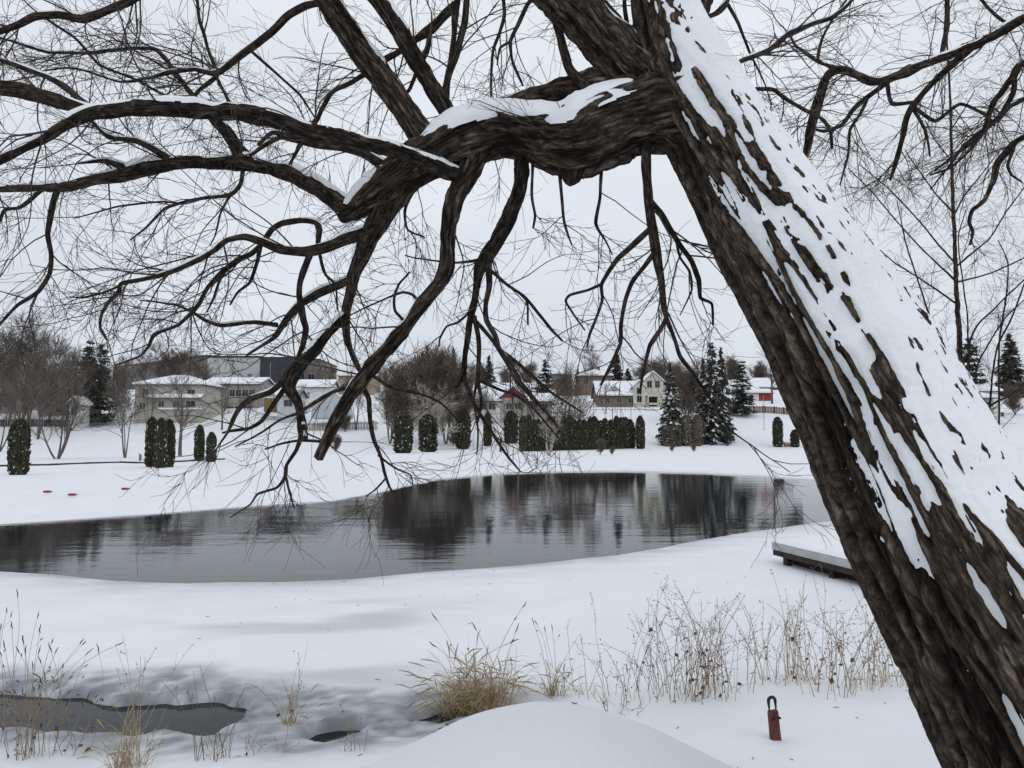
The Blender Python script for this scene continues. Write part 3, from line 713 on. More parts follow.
for q, pl in enumerate([
        [(960, 480, 1.6), (955, 380, 1.4), (949, 345, 1.2), (932, 320, 1.2), (921, 312, 1), (918, 295, .7)],
        [(958, 480, 1.6), (945, 370, 1.4), (930, 317, 1.2), (916, 275, 1), (905, 240, .9), (897, 200, .6)],
        [(996, 500, 1.5), (999, 420, 1.3), (999, 345, 1.2), (1006, 298, 1), (1008, 263, .9), (998, 240, .6)],
        [(965, 480, 1.5), (970, 341, 1.3), (998, 305, 1.1), (1024, 280, 1), (1050, 262, .6)],
        [(985, 480, 1.5), (992, 380, 1.3), (998, 345, 1.2), (1012, 317, 1.1), (1024, 285, .9), (1040, 240, .6)],
        [(975, 470, 1.5), (986, 411, 1.4), (1010, 395, 1.2), (1035, 380, .9)],
        [(970, 480, 1.5), (976, 372, 1.2), (988, 345, 1.1), (1005, 318, .9), (1024, 300, .7)],
        [(968, 480, 1.5), (968, 330, 1), (964, 290, .9), (958, 240, .8), (966, 210, .6)]]):
    limb(bush, 'BU%d' % q, None, .6 - .15 * q, pl, 150 + q, .35, 0, D0=9.5 + .2 * (q % 3), name='stem', tl=(.25, .7), grav=-.02)
# ------------------------------------------------------------------ far bank: trees
def copy_tree(o, parent=None):
    c = o.copy(); C.objects.link(c); c.parent = parent
    for ch in list(o.children):
        copy_tree(ch, c)
    return c

PROTO = {}
def cedar_mesh(seed, h=2.8, w=.85, n=2600, top=.78, snow=.06, mats=None, flat=False):
    rng = np.random.default_rng(seed)
    mb = MB()
    t = rng.uniform(0, 1, n) ** .9
    prof = np.where(t < .08, .75 + 3 * t, np.where(t < top, 1, np.sqrt(np.clip(1 - ((t - top) / (1 - top)) ** (1.5 if not flat else 3), 0, 1))))
    a = rng.uniform(0, 2 * np.pi, n)
    lump = 1 + .15 * pn(np.stack([np.cos(a) * 1.5, np.sin(a) * 1.5, t * 5 + seed], -1))
    r = w / 2 * prof * rng.uniform(.58, 1.10, n) * lump
    c = np.stack([np.cos(a) * r, np.sin(a) * r, .06 + t * h], -1)
    out = np.stack([np.cos(a), np.sin(a), a * 0], -1)
    up = nrm(np.array([0, 0, 1.0]) + .35 * out + .35 * rng.normal(size=(n, 3)))
    side = nrm(np.cross(up, out + .6 * rng.normal(size=(n, 3))))
    sl = rng.uniform(.09, .2, n)[:, None] * h / 2.8
    sw = rng.uniform(.03, .07, n)[:, None] * h / 2.8
    sf = (rng.uniform(size=n) < snow * (.4 + 1.2 * np.abs(np.cos(a * 1.5 + seed)))).astype(int)
    sl = sl * np.where(sf, .55, 1)[:, None]; sw = sw * np.where(sf, .6, 1)[:, None]
    V = np.stack([c - up * sl - side * sw * .4, c + side * sw, c + up * sl, c - side * sw], 1)
    ms = sf
    mb.add(V.reshape(-1, 3), np.arange(n * 4).reshape(n, 4), ms)
    # the inner mass of twigs
    k = 9
    zz = np.linspace(.1, h * .93, k)
    pr = np.interp(zz / h, [0, .06, top, .97], [.7, .82, .80, .15]) * w / 2
    cc = np.stack([zz * 0, zz * 0, zz], -1)[None]
    v, q = tubes(cc, pr[None], 9)
    mb.add(v + rng.normal(size=v.shape) * .03, q, 0)
    return mb

def conifer_mesh(seed, h=10., w=4., whorls=30, snow=.2, droop=.5, open_=0.0, power=.8, quads=9):
    rng = np.random.default_rng(seed)
    mb = MB()
    cs, ups, sides, sn = [], [], [], []
    for k in range(whorls):
        t = (k + .5) / whorls
        z = h * (.05 + .95 * t) + rng.uniform(-.15, .15)
        L = w / 2 * (1 - t) ** power * rng.uniform(.8, 1.12) + .12
        nb = int(8 + 12 * (1 - t))
        for _ in range(nb):
            if rng.uniform() < open_: continue
            a = rng.uniform(0, 2 * np.pi)
            Lb = L * rng.uniform(.7, 1.12)
            q = max(3, int(quads * Lb / (w / 2)) + 2)
            u = np.linspace(.15, 1, q) + rng.uniform(-.05, .05, q)
            x = u * Lb
            zz = z + rng.uniform(-.2, .2) - droop * Lb * u ** 1.3 * .8 + .16 * Lb * u ** 3 + rng.normal(size=q) * .05
            sidev = rng.normal(size=q) * .16 * Lb * (1 - .5 * u)
            c = np.stack([np.cos(a) * x - np.sin(a) * sidev, np.sin(a) * x + np.cos(a) * sidev, zz], -1)
            d = np.array([np.cos(a), np.sin(a), -droop * .8])
            cs.append(c); ups.append(np.tile(d, (q, 1))); sn.append(np.full(q, t))
    c = np.concatenate(cs); d = nrm(np.concatenate(ups) + .4 * rng.normal(size=c.shape))
    n = len(c)
    s = nrm(np.cross(d, np.array([0, 0, 1.]) + .5 * rng.normal(size=(n, 3))))
    sl = rng.uniform(.2, .42, n)[:, None] * (h / 10) ** .5; sw = rng.uniform(.09, .19, n)[:, None] * (h / 10) ** .5
    hang = np.array([0, 0, -1.]) * sw * 1.4
    V = np.stack([c - d * sl, c + s * sw + hang * .5, c + d * sl + hang * .3, c - s * sw + hang * .5], 1)
    m = (rng.uniform(size=n) < snow).astype(int)
    V[m == 1] += np.array([0, 0, .06])
    mb.add(V.reshape(-1, 3), np.arange(4 * n).reshape(n, 4), m)
    return mb

def trunk_mb(h, r, s=7, r1=.15):
    k = 8
    z = np.linspace(-.4, h, k)
    mbt = MB()
    c = np.stack([.02 * h * np.sin(z / h * 3) , .01 * h * np.cos(z / h * 4), z], -1)
    mbt.add(*tubes(c[None], np.linspace(r, r * r1, k)[None], s))
    return mbt

def DS(D):
    return D * 1.45

def conifer(key, label, px, pyb, pyt, wpx, group, name='spruce_tree', cat='tree', D=None, seeds=1, maker=None, mats=None, tr=.02, vary=True, wj=1.0):
    if D is None or D < 100:
        q, D = on_ground(px, pyb)
    else:
        D = DS(D); q = P(px, pyb, D); q[2] = hz(q[0], q[1])
    H = q_height(px, pyt, D) - q[2]
    Wd = wpx * D / F * wj
    if key not in PROTO:
        h0, w0, m_ = maker()
        cm = m_.build('crown', mats, mesh_only=True)
        tm = trunk_mb(h0 * .9, h0 * tr).build('trunk', M_bareB, mesh_only=True)
        PROTO[key] = (h0, w0, cm, tm)
    h0, w0, cm, tm = PROTO[key]
    o = thing(name, label, cat, (q[0], q[1], q[2] - .05), group, random.uniform(0, 6.28) if vary else 0, (Wd / w0, Wd / w0, H / h0))
    link('trunk', tm, o); link('crown', cm, o)
    return o

def q_height(px, py, D):
    return P(px, py, D)[2]

random.seed(5)
CM = [M_cedar, M_snowfar]
def cedar(label, px, pyb, pyt, wpx, v=0, group=None, burlap=False, name='cedar_tree'):
    key = ('cedar', v, burlap)
    mk = lambda: (2.8, .85, cedar_mesh(40 + v, snow=[.06, .04, .10, .05][v % 4], flat=burlap, top=[.78, .72, .8, .66, .6, .74][v % 6]))
    return conifer(key, label, px, pyb, pyt, wpx, group, name, 'cedar', maker=mk, mats=[M_burlap if burlap else M_cedar, M_snowfar], tr=.018)

cedar('tall columnar green cedar standing alone at the far left shore', 18, 475, 421, 17, 0)
g = 'three cedars grown together on the left bank'
cedar('left one of three snow-flecked cedars grown together on the left bank', 151, 467, 419, 11, 2, g)
cedar('middle one of three snow-flecked cedars grown together on the left bank', 160, 468, 420, 11, 2, g)
cedar('right one of three snow-flecked cedars grown together on the left bank', 168, 467, 421, 11, 0, g)
cedar('pointed small cedar, taller of a pair right of the triple cedars', 199, 461, 426, 9, 1)
cedar('short cedar, lower of a pair right of the triple cedars', 211, 462, 433, 9, 1)
g = 'separate broad cedars on the middle bank'
cedar('broad block-shaped cedar, first left of the pale forked bush', 403, 453, 417, 17, 0, g)
cedar('broad snow-flecked cedar just below the big brown thicket, in front of the pale forked bush', 428, 452, 416, 17, 2, g)
cedar('broad dark cedar at the right end of the big brown thicket', 463, 449, 411, 14, 1, g)
cedar('narrow dark cedar between the broad cedar and the brownish one', 487.5, 446, 414, 8, 1)
cedar('brownish cedar beside the left end of the long hedge row', 511, 443, 412, 13, 3)
ordn = ['first', 'second', 'third', 'fourth', 'fifth', 'sixth', 'seventh', 'eighth', 'ninth', 'tenth', 'eleventh', 'twelfth', 'thirteenth', 'fourteenth', 'fifteenth', 'sixteenth', 'seventeenth', 'eighteenth', 'nineteenth', 'twentieth', 'twenty-first', 'twenty-second']
for k in range(22):
    u = k / 21
    cedar('%s cedar from the left end in the long hedge row over the pond' % ordn[k], 524 + 107 * u + random.uniform(-1, 1), 451.5 - 3 * u, 419.5 + random.uniform(-3, 2.5) - (2 if k == 0 else 0), random.uniform(7.5, 9.5), [0, 3, 1, 4, 5][k % 5], 'cedars of the long hedge row')
cedar('single rounded cedar standing apart at the right end of the long hedge row', 640.5, 449, 417, 8.5, 1)
cedar('small wrapped cedar, left of two between the big spruces', 687, 446, 416, 9.5, 0, None, True)
cedar('small wrapped cedar, right of two between the big spruces', 697.5, 446, 416, 9.5, 1, None, True)
cedar('wide brown wrapped shrub under the left big spruce', 672, 446, 426, 18, 2, None, True, 'wrapped_shrub')
cedar('narrow brown wrapped shrub at the right foot of the tallest spruce', 723, 443, 425, 10, 3, None, True, 'wrapped_shrub')
cedar('small lone cedar by the tan box left of the leaning trunk', 778, 447, 418, 9, 0)
cedar('small brown cedar beside the tan box close to the leaning trunk', 795, 447, 430, 8, 3)

SM = [M_spruce, M_snowfar]
def spruce(label, px, pyb, pyt, wpx, v=0, D=None, snow=.2, name='spruce_tree', pine=False, group=None):
    key = ('spruce', v, pine, snow)
    mk = lambda: (10., 4., conifer_mesh(60 + v, snow=snow, droop=.25 if pine else .6, open_=.3 if pine else 0, power=.55 if pine else .8, whorls=22 if pine else 30))
    return conifer(key, label, px, pyb, pyt, wpx, group, name, 'tree', D, maker=mk, mats=[M_pine if pine else M_spruce, M_snowfar], tr=.016)
spruce('snowy dark spruce, shorter of the two big ones on the far bank', 671, 445, 363, 30, 0, snow=.16)
spruce('tallest snowy spruce on the far bank, right of the wrapped cedars', 713, 443, 344, 40, 1, snow=.16)
spruce('slender brown-green spruce rising just behind the tallest spruce', 722, 425, 346, 26, 2, D=100, snow=.04)
spruce('slim spruce tip rising left behind the tallest spruce', 704, 425, 357, 18, 3, D=98, snow=.04)
spruce('round dark pine above the snowy roofs right of the tallest spruce', 742, 402, 361, 28, 4, D=118, snow=.05, name='pine_tree', pine=True)
spruce('dark conical spruce on the skyline behind the cream house', 617, 395, 349, 18, 5, D=165, snow=.03)
spruce('small bushy spruce at the right foot of the skyline spruce', 628, 395, 368, 17, 6, D=162, snow=.03)
spruce('tiny distant spruce between the two hilltop houses', 578, 390, 365, 7, 5, D=210, snow=.03)
spruce('dark blue-green spruce behind the snowy long roof', 489, 395, 355, 20, 6, D=140, snow=.03)
spruce('dark green pine beside the left hilltop house', 545, 402, 358, 26, 7, D=125, snow=.03, name='pine_tree', pine=True)
g = 'spruce tips over the brown thicket'
for px, pt, w_, pos in ((422, 351, 14, 'leftmost'), (434, 353, 12, 'second'), (443, 351, 13, 'third'), (453, 346, 15, 'tallest and rightmost')):
    spruce('%s of the spruces poking up behind the big brown thicket' % pos, px, 405, pt, w_, 5 + (px % 2), D=118 + px % 5, snow=.02, group=g)
spruce('left half of the dark twin-topped pine on the left bank', 86, 425, 341, 33, 4, D=92, snow=.02, name='pine_tree', pine=True)
spruce('right half of the dark twin-topped pine on the left bank', 98, 425, 342, 36, 7, D=93, snow=.02, name='pine_tree', pine=True)
spruce('rounded green pine just right of the leaning trunk', 972, 420, 338, 40, 4, D=62, snow=.03, name='pine_tree', pine=True)
spruce('dark cone-shaped spruce at the right edge of the picture', 1012, 396, 333, 34, 5, D=78, snow=.03)

# ---- leafless trees
def bare(seed, h=8., trunks=1, n1=12, spreadA=(.35, .9), fan=.5, r0=.11, low=.2, thick=1.0, levels=3, n2_=7, n3=5):
    rng = np.random.default_rng(seed)
    k = 9
    tk, cr = MB(), MB()
    z = np.linspace(0, 1, k)
    Ps, Rs = [], []
    for q in range(trunks):
        a = rng.uniform(0, 2 * np.pi); lean = rng.uniform(.1, fan) if trunks > 1 else rng.uniform(0, .07)
        hh = h * rng.uniform(.72, 1) if trunks > 1 else h * .92
        x = np.cos(a) * lean * hh * z ** (.8 if trunks > 1 else 1.2) + .03 * hh * np.sin(z * 5 + a) * z
        y = np.sin(a) * lean * hh * z ** .8 + .03 * hh * np.cos(z * 4 + a) * z
        Ps.append(np.stack([x, y, -.3 + z * (hh + .3)], -1)); Rs.append(r0 * (1 - .88 * z) * (1 if trunks == 1 else .6))
    P0, R0 = np.array(Ps), np.array(Rs)
    tk.add(*tubes(P0, R0, 6))
    P1, R1 = grow(rng, P0, R0, n1, (h * .22, h * .5), spreadA, 7, low, .97, -.10, .12, .55, .018, .3, .45)
    P2, R2 = grow(rng, P1, R1, n2_, (h * .10, h * .24), (.35, .8), 5, .2, 1, -.08, .14, .6, .011 * thick, .5, .2)
    cr.add(*tubes(P1, R1, 4)); cr.add(*tubes(P2, R2, 3))
    if levels > 2:
        P3, R3 = grow(rng, P2, R2, n3, (h * .05, h * .13), (.3, .8), 4, .1, 1, -.05, .15, .7, .008 * thick, .6)
        cr.add(*tubes(P3, R3, 3))
    return tk, cr

BARE = {}
def bare_tree(label, px, pyb, pyt, key, matl, D=None, wscale=1.0, group=None, name='bare_tree', cat='tree', **kw):
    if D is None or D < 100:
        q, D = on_ground(px, pyb)
    else:
        D = DS(D); q = P(px, pyb, D); q[2] = hz(q[0], q[1])
    H = q_height(px, pyt, D) - q[2]
    kk = (key, matl.name)
    if kk not in BARE:
        tk, cr = bare(key, **kw)
        BARE[kk] = (tk.build('trunk', matl, mesh_only=True), cr.build('crown', matl, mesh_only=True))
    s = H / 8.3
    o = thing(name, label, cat, (q[0], q[1], q[2]), group, random.uniform(0, 6.28), (s * wscale, s * wscale, s))
    link('trunk', BARE[kk][0], o); link('crown', BARE[kk][1], o)
    return o

A = dict(h=8, trunks=5, n1=9, fan=.45, r0=.15, low=.25, thick=1.2)
B1 = dict(h=8, trunks=2, n1=18, fan=.16, r0=.16, low=.25, thick=1.6, n2_=8, n3=5)
Dn = dict(h=8, trunks=7, n1=12, fan=.55, r0=.10, low=.15, thick=1.6, n2_=8, n3=5)
bare_tree('wide V-shaped leafless tree with many stems on the left snow field', 57, 459, 372, 201, M_bareG, **A, wscale=1.1)
bare_tree('slim forked leafless tree left of the triple cedars', 125, 458, 385, 202, M_bareG, h=8, trunks=4, n1=7, fan=.22, r0=.14, low=.35, thick=1.2)
bare_tree('round-crowned leafless tree right behind the triple cedars', 180, 456, 374, 203, M_bareG, h=8, trunks=1, n1=14, r0=.2, low=.3, thick=1.3, spreadA=(.5, 1.0))
bare_tree('leafless many-stemmed tree cut by the left edge of the picture', -2, 452, 368, 204, M_bareG, **A)
g = 'leafless trees behind the left field'
for q, (px, pb, pt, ds) in enumerate([(8, 424, 333, 'tall misty leafless tree at the far left, highest of its thicket'), (28, 424, 330, 'tall leafless tree second from left behind the left field'), (48, 424, 345, 'leafless tree right of the two tallest at far left'), (66, 424, 352, 'brownish leafless tree left of the twin-topped pine'), (38, 422, 350, 'leafless tree in front of the small white houses at far left'), (18, 421, 352, 'low leafless tree by the dark garden hedge at far left')]):
    bare_tree(ds, px, pb, pt, 210 + q % 3, M_bareG, D=88 + 3 * q, group=g, **B1)
bare_tree('reddish-brown leafless tree growing in front of the twin-topped pine', 80, 425, 362, 215, M_bareB, D=84, **Dn)
bare_tree('dark brown leafless tree at the right side of the twin-topped pine', 104, 424, 366, 216, M_bareB, D=85, **Dn)
g = 'big brown thicket on the middle bank'
for q, (px, pt, ds) in enumerate([(390, 368, 'left outermost'), (408, 360, 'second from left'), (427, 357, 'middle'), (446, 357, 'second from right'), (463, 361, 'right outermost')]):
    bare_tree('%s brown leafless tree of the dense thicket behind the broad cedars' % ds, px, 444, pt, 250 + q % 3, M_bareB, D=84 + q % 3 * 2, group=g, h=8, trunks=8, n1=14, fan=.20, r0=.10, low=.12, thick=1.7, n2_=7, n3=5, spreadA=(.2, .55))
bare_tree('pale forked bush standing before the brown thicket', 424, 450, 392, 230, M_barePale, h=8, trunks=6, n1=9, fan=.7, r0=.16, low=.2, thick=1.6, name='bush', cat='bush', wscale=1.3)
bare_tree('small white-stemmed bush in front of the long hedge row', 549, 456, 417, 231, M_barePale, h=8, trunks=6, n1=4, fan=.5, r0=.24, low=.3, thick=2.0, name='bush', cat='bush')
bare_tree('reddish leafless tree beside the pine above the hedge row', 565, 418, 366, 240, M_bareB, D=100, h=8, trunks=6, n1=10, fan=.5, r0=.08, low=.1, thick=1.4, n2_=6, n3=4)
bare_tree('brown leafless shrub tree above the middle of the hedge row', 578, 414, 381, 240, M_bareB, D=104, h=8, trunks=6, n1=10, fan=.5, r0=.08, low=.1, thick=1.4, n2_=6, n3=4)
bare_tree('tall thin leafless tree between the hilltop houses', 594, 392, 352, 211, M_bareG, D=190, **B1)
bare_tree('brown leafless tree behind the two big spruces', 690, 402, 366, 222, M_bareB, D=112, h=8, trunks=8, n1=14, fan=.40, r0=.09, low=.1, thick=2.2, n2_=9, n3=6)
bare_tree('wide greyish leafless tree above the snowy roofs by the leaning trunk', 772, 396, 350, 203, M_bareG, D=135, h=8, trunks=1, n1=14, r0=.2, low=.3, thick=1.3, spreadA=(.5, 1.0))
for q, (px, pb, pt, ds) in enumerate([(148, 432, 382, 'thin leafless tree before the left corner of the beige house'), (222, 430, 384, 'thin leafless tree before the pink-grey building'), (246, 431, 390, 'small thin leafless tree right of it before the pink-grey building'), (300, 430, 385, 'thin leafless tree before the pale garage'), (356, 430, 380, 'thin leafless tree behind the picket fence'), (522, 424, 386, 'thin leafless tree before the small red-gabled house'), (488, 424, 390, 'thin leafless tree left of the small red-gabled house'), (606, 414, 384, 'thin leafless tree before the brown wing of the cream house'), (736, 414, 382, 'thin leafless tree by the left end of the reddish fence')]):
    bare_tree(ds, px, pb, pt, 203 if q % 2 else 202, M_bareG, group='thin leafless trees among the houses', h=8, trunks=3, n1=9, fan=.25, r0=.12, low=.3, thick=1.2)
g = 'leafless trees along the skyline'
sky = [(505, 372, 'left of the snowy long roof'), (520, 366, 'over the middle of the snowy long roof'), (532, 363, 'just left of the dark green pine'), (472, 366, 'between the thicket and the blue-green spruce'), (645, 362, 'over the ridge of the cream house'), (657, 358, 'left of the shorter big spruce'), (733, 362, 'between the tallest spruce and the round pine'), (318, 372, 'right of the dark block of the long flat building'), (350, 372, 'over the brown-walled house'), (333, 368, 'between the dark block and the brown-walled house'), (160, 350, 'in front of the middle of the long flat building'), (190, 351, 'before the pale end of the long flat building'), (125, 358, 'before the left end of the long flat building'), (142, 354, 'left of the hip roof before the long flat building'), (208, 366, 'between the hip roof and the pink-grey building'), (945, 366, 'left behind the rounded green pine')]
for q, (px, pt, ds) in enumerate(sky):
    bare_tree('bare skyline tree %s' % ds, px, 400, pt, 210 + q % 3, M_bareB if q % 2 else M_bareG, D=150 + (q * 7) % 25, group=g, wscale=1.3, **B1)
for q, (px, pb, pt, ds) in enumerate([(-14, 424, 338, 'brownish leafless tree at the very edge behind the tall misty ones'), (22, 421, 340, 'brown leafless tree between the two tallest at far left'), (114, 418, 374, 'brown leafless tree between the twin-topped pine and the hip-roofed house')]):
    bare_tree(ds, px, pb, pt, 241, M_bareB if q % 2 else M_bareG, group='leafless trees behind the left field', h=8, trunks=7, n1=11, fan=.40, r0=.09, low=.15, thick=1.5, n2_=7, n3=5)
for q, (px, pb, pt, ds) in enumerate([(484, 398, 368, 'dense leafless tree at the left foot of the blue-green spruce'), (508, 398, 370, 'dense leafless tree over the left part of the snowy long roof'), (527, 398, 366, 'dense leafless tree over the right part of the snowy long roof'), (640, 392, 366, 'dense leafless tree just right of the skyline spruce'), (662, 392, 362, 'dense leafless tree behind the shorter big spruce'), (678, 394, 364, 'dense leafless tree between the two big spruces on the skyline'), (735, 394, 360, 'dense leafless tree between tallest spruce and round pine'), (757, 392, 364, 'dense leafless tree right of the round pine'), (790, 392, 360, 'dense leafless tree at the edge of the leaning trunk'), (375, 400, 370, 'dense leafless tree left of the brown thicket on the skyline'), (172, 392, 352, 'dense leafless tree above the apex of the hip roof'), (100, 398, 366, 'dense leafless tree behind the twin-topped pine')]):
    bare_tree(ds, px, pb, pt, 221 + q % 2, M_bareB, D=160 + (q * 5) % 13, group='dense leafless trees along the skyline', h=8, trunks=8, n1=14, fan=.40, r0=.09, low=.1, thick=2.2, n2_=9, n3=6)
for q, (px, py, pt, ds) in enumerate([(345, 432, 416, 'low leafless shrub by the picket fence'), (335, 452, 436, 'small twiggy shrub on the snow below the picket fence'), (453, 446, 428, 'small brown shrub between the broad cedars'), (600, 455, 440, 'small twiggy shrub before the hedge row'), (612, 455, 447, 'tuft of twigs before the right part of the hedge row'), (1016, 415, 385, 'small leafless shrub at the right edge'), (672, 452, 444, 'small dark stump-like shrub before the left big spruce'), (694, 452, 444, 'small dark shrub before the wrapped cedars')]):
    bare_tree(ds, px, py, pt, 222 if q % 2 else 221, M_bareB, h=8, trunks=8, n1=14, fan=.40, r0=.09, low=.1, thick=2.2, n2_=9, n3=6, name='shrub', cat='shrub')

# ------------------------------------------------------------------ far bank: buildings
M_beige = noisy('beige_siding', [(.34, .32, .28), (.40, .38, .34)], .8, .85)
M_pinkgrey = noisy('pink_grey_siding', [(.26, .23, .22), (.33, .30, .29)], .8, .85)
M_cream = noisy('cream_siding', [(.50, .49, .40), (.58, .57, .47)], .7, .8)
M_palewall = noisy('pale_grey_panels', [(.40, .42, .41), (.46, .48, .47)], .3, .7)
M_brownwall = noisy('brown_grey_wall', [(.14, .128, .12), (.20, .185, .175)], .4, .85)
M_dark = noisy('charcoal_cladding', [(.030, .030, .036), (.045, .045, .052)], .5, .6)
M_white = noisy('white_siding', [(.58, .58, .57), (.68, .68, .67)], .6, .75)
M_red = noisy('red_siding', [(.22, .035, .035), (.30, .05, .05)], .8, .7)
M_tan = noisy('tan_wall', [(.28, .22, .16), (.36, .29, .22)], .8, .85)
M_brick = noisy('brown_cladding', [(.15, .105, .08), (.21, .15, .12)], 1.2, .85)
M_trim = mat('white_trim', (.40, .40, .39), .6)
M_glass = mat('window_glass', (.025, .028, .032), .08, .6)
M_roof = noisy('dark_shingles', [(.05, .045, .045), (.09, .08, .08)], 2, .9)
M_wood = noisy('weathered_wood', [(.16, .145, .13), (.24, .22, .20)], 3, .85, .3, None, (1, 8, 8), 6)
M_wooddark = noisy('dark_timber', [(.02, .017, .015), (.045, .038, .033)], 3, .9)
M_redfence = noisy('red_brown_fence', [(.12, .06, .05), (.19, .10, .085)], 2, .9)
M_tarp = noisy('blue_grey_tarp', [(.40, .44, .47), (.50, .54, .57)], .8, .5)

def win(h, cx, cz, w, hh, y=-.03, trim=None):
    m_ = MB()
    t = .10
    m_.box(cx - w / 2 - t, cx + w / 2 + t, y - .05, y + .02, cz + hh / 2, cz + hh / 2 + t)
    m_.box(cx - w / 2 - t, cx + w / 2 + t, y - .08, y + .02, cz - hh / 2 - t, cz - hh / 2)
    m_.box(cx - w / 2 - t, cx - w / 2, y - .05, y + .02, cz - hh / 2, cz + hh / 2)
    m_.box(cx + w / 2, cx + w / 2 + t, y - .05, y + .02, cz - hh / 2, cz + hh / 2)
    m_.box(cx - .025, cx + .025, y - .04, y + .02, cz - hh / 2, cz + hh / 2)
    o = m_.build('window', trim or M_trim, h)
    p = MB(); p.box(cx - w / 2, cx + w / 2, y - .01, y + .018, cz - hh / 2, cz + hh / 2)
    p.build('pane', M_glass, o)

def house(name, label, px0, px1, pyt, pye, pyb, D, depth, roof, wall, windows=(), cat='house', rz=0, snow=.28, door=None, sink=3.0, over=.4, Dl=None, trim=None):
    D = DS(D)
    a = P(px0, pyb, D)
    w = (px1 - px0) * D / F
    depth *= 1.3; over *= 1.3; snow *= 1.3
    if Dl:
        Dl = DS(Dl); b_ = a + np.array([w, 0, 0]); zb = a[2]
        a = P(px0, pyb, Dl); a[2] = zb
        w = math.hypot(b_[0] - a[0], b_[1] - a[1]); rz = math.atan2(b_[1] - a[1], b_[0] - a[0])
    h = (pyb - pye) * D / F
    rh = (pye - pyt) * D / F
    o = thing(name, label, cat, tuple(a), None, rz)
    mw_ = MB()
    mw_.box(0, w, 0, depth, -sink, h)
    sl = []
    if roof == 'gable_x':
        k = rh / (depth / 2)
        top = [(-over, -over, h - over * k), (w + over, -over, h - over * k), (w + over, depth / 2, h + rh), (-over, depth / 2, h + rh), (w + over, depth + over, h - over * k), (-over, depth + over, h - over * k)]
        fc = [(0, 1, 2, 3), (3, 2, 4, 5)]
        for x in (0, w - .15):
            v = [(x, 0, h), (x, depth, h), (x, depth / 2, h + rh - .02), (x + .15, 0, h), (x + .15, depth, h), (x + .15, depth / 2, h + rh - .02)]
            mw_.add(v, [(0, 2, 1), (3, 4, 5)]); mw_.add(v, [(0, 3, 5, 2), (1, 2, 5, 4)])
    elif roof == 'gable_y':
        k = rh / (w / 2)
        top = [(-over, -over, h - over * k), (w / 2, -over, h + rh), (w / 2, depth + over, h + rh), (-over, depth + over, h - over * k), (w + over, -over, h - over * k), (w + over, depth + over, h - over * k)]
        fc = [(0, 1, 2, 3), (1, 4, 5, 2)]
        for y in (0, depth - .15):
            v = [(0, y, h), (w, y, h), (w / 2, y, h + rh - .02), (0, y + .15, h), (w, y + .15, h), (w / 2, y + .15, h + rh - .02)]
            mw_.add(v, [(0, 1, 2), (3, 5, 4)]); mw_.add(v, [(0, 2, 5, 3), (1, 4, 5, 2)])
    elif roof == 'hip':
        i_ = min(w, depth) / 2
        top = [(-over, -over, h), (w + over, -over, h), (w + over, depth + over, h), (-over, depth + over, h), (i_ * .9, depth / 2, h + rh), (w - i_ * .9, depth / 2, h + rh)]
        fc = [(0, 1, 5, 4), (2, 3, 4, 5), (1, 2, 5), (3, 0, 4)]
    else:
        top = [(-.1, -.1, h + max(rh, .25)), (w + .1, -.1, h + max(rh, .25)), (w + .1, depth + .1, h + max(rh, .25)), (-.1, depth + .1, h + max(rh, .25))]
        fc = [(0, 1, 2, 3)]
    mw_.build('wall', wall, o)
    top = np.array(top)
    r_ = MB(); r_.slab(top + [0, 0, .12], fc, .16 if roof != 'flat' else max(rh, .25) + .10)
    ro = r_.build('roof', M_roof if roof != 'flat' else M_dark, o)
    if snow:
        inset = top.copy(); inset[:, :2] = (inset[:, :2] - inset[:, :2].mean(0)) * .992 + inset[:, :2].mean(0)
        s_ = MB(); s_.slab(inset + [0, 0, .123 + snow], fc, snow)
        s_.build('snow', M_snowfar, ro)
    if roof in ('gable_x', 'hip') and w > 7:
        c_ = MB(); zc = h + rh; c_.box(w * .62, w * .62 + .8, depth * .5 + .1, depth * .5 + .9, zc - 1.0, zc + 1.1); c_.box(w * .62 - .1, w * .62 + .9, depth * .5, depth * .5 + 1.0, zc + 1.101, zc + 1.3)
        c_.build('chimney', M_brick, ro)
    for (u, v, ww, hh) in windows:
        win(o, u * w, v * h, ww * 1.3, hh * 1.3, trim=trim)
    if door:
        d_ = MB(); u, ww, hh = door; ww *= 1.3; hh *= 1.3
        d_.box(u * w - ww / 2, u * w + ww / 2, -.06, .02, 0, hh)
        d_.build('door', M_wooddark, o)
    return o, w, h

# beige hip-roofed house with a snowy lower eave
o, w, h = house('house', 'beige two-storey house with a snowy hip roof on the left bank', 134, 201, 375, 385, 423, 112, 9, 'hip', M_beige,
      [(.12, .45, .9, 1.0), (.40, .50, .9, .9), (.62, .50, .9, .9), (.84, .50, 1.4, .9), (.16, .84, .9, .7), (.84, .82, 1.2, .7)])
e = MB(); e.slab(np.array([(w * .20, -1.1, h * .66), (w + .3, -1.1, h * .66), (w + .3, .0, h * .74), (w * .20, .0, h * .74)]), [(0, 1, 2, 3)], .14)
eo = e.build('lower_roof', M_roof, o)
e = MB(); e.slab(np.array([(w * .20, -1.1, h * .66 + .25), (w + .3, -1.1, h * .66 + .25), (w + .3, -.01, h * .74 + .25), (w * .20, -.01, h * .74 + .25)]), [(0, 1, 2, 3)], .245)
e.build('snow', M_snowfar, eo)
e = MB(); e.box(w * .35, w + .1, -.5, -.02, h * .36, h * .40); e.build('ledge', M_snowfar, o)
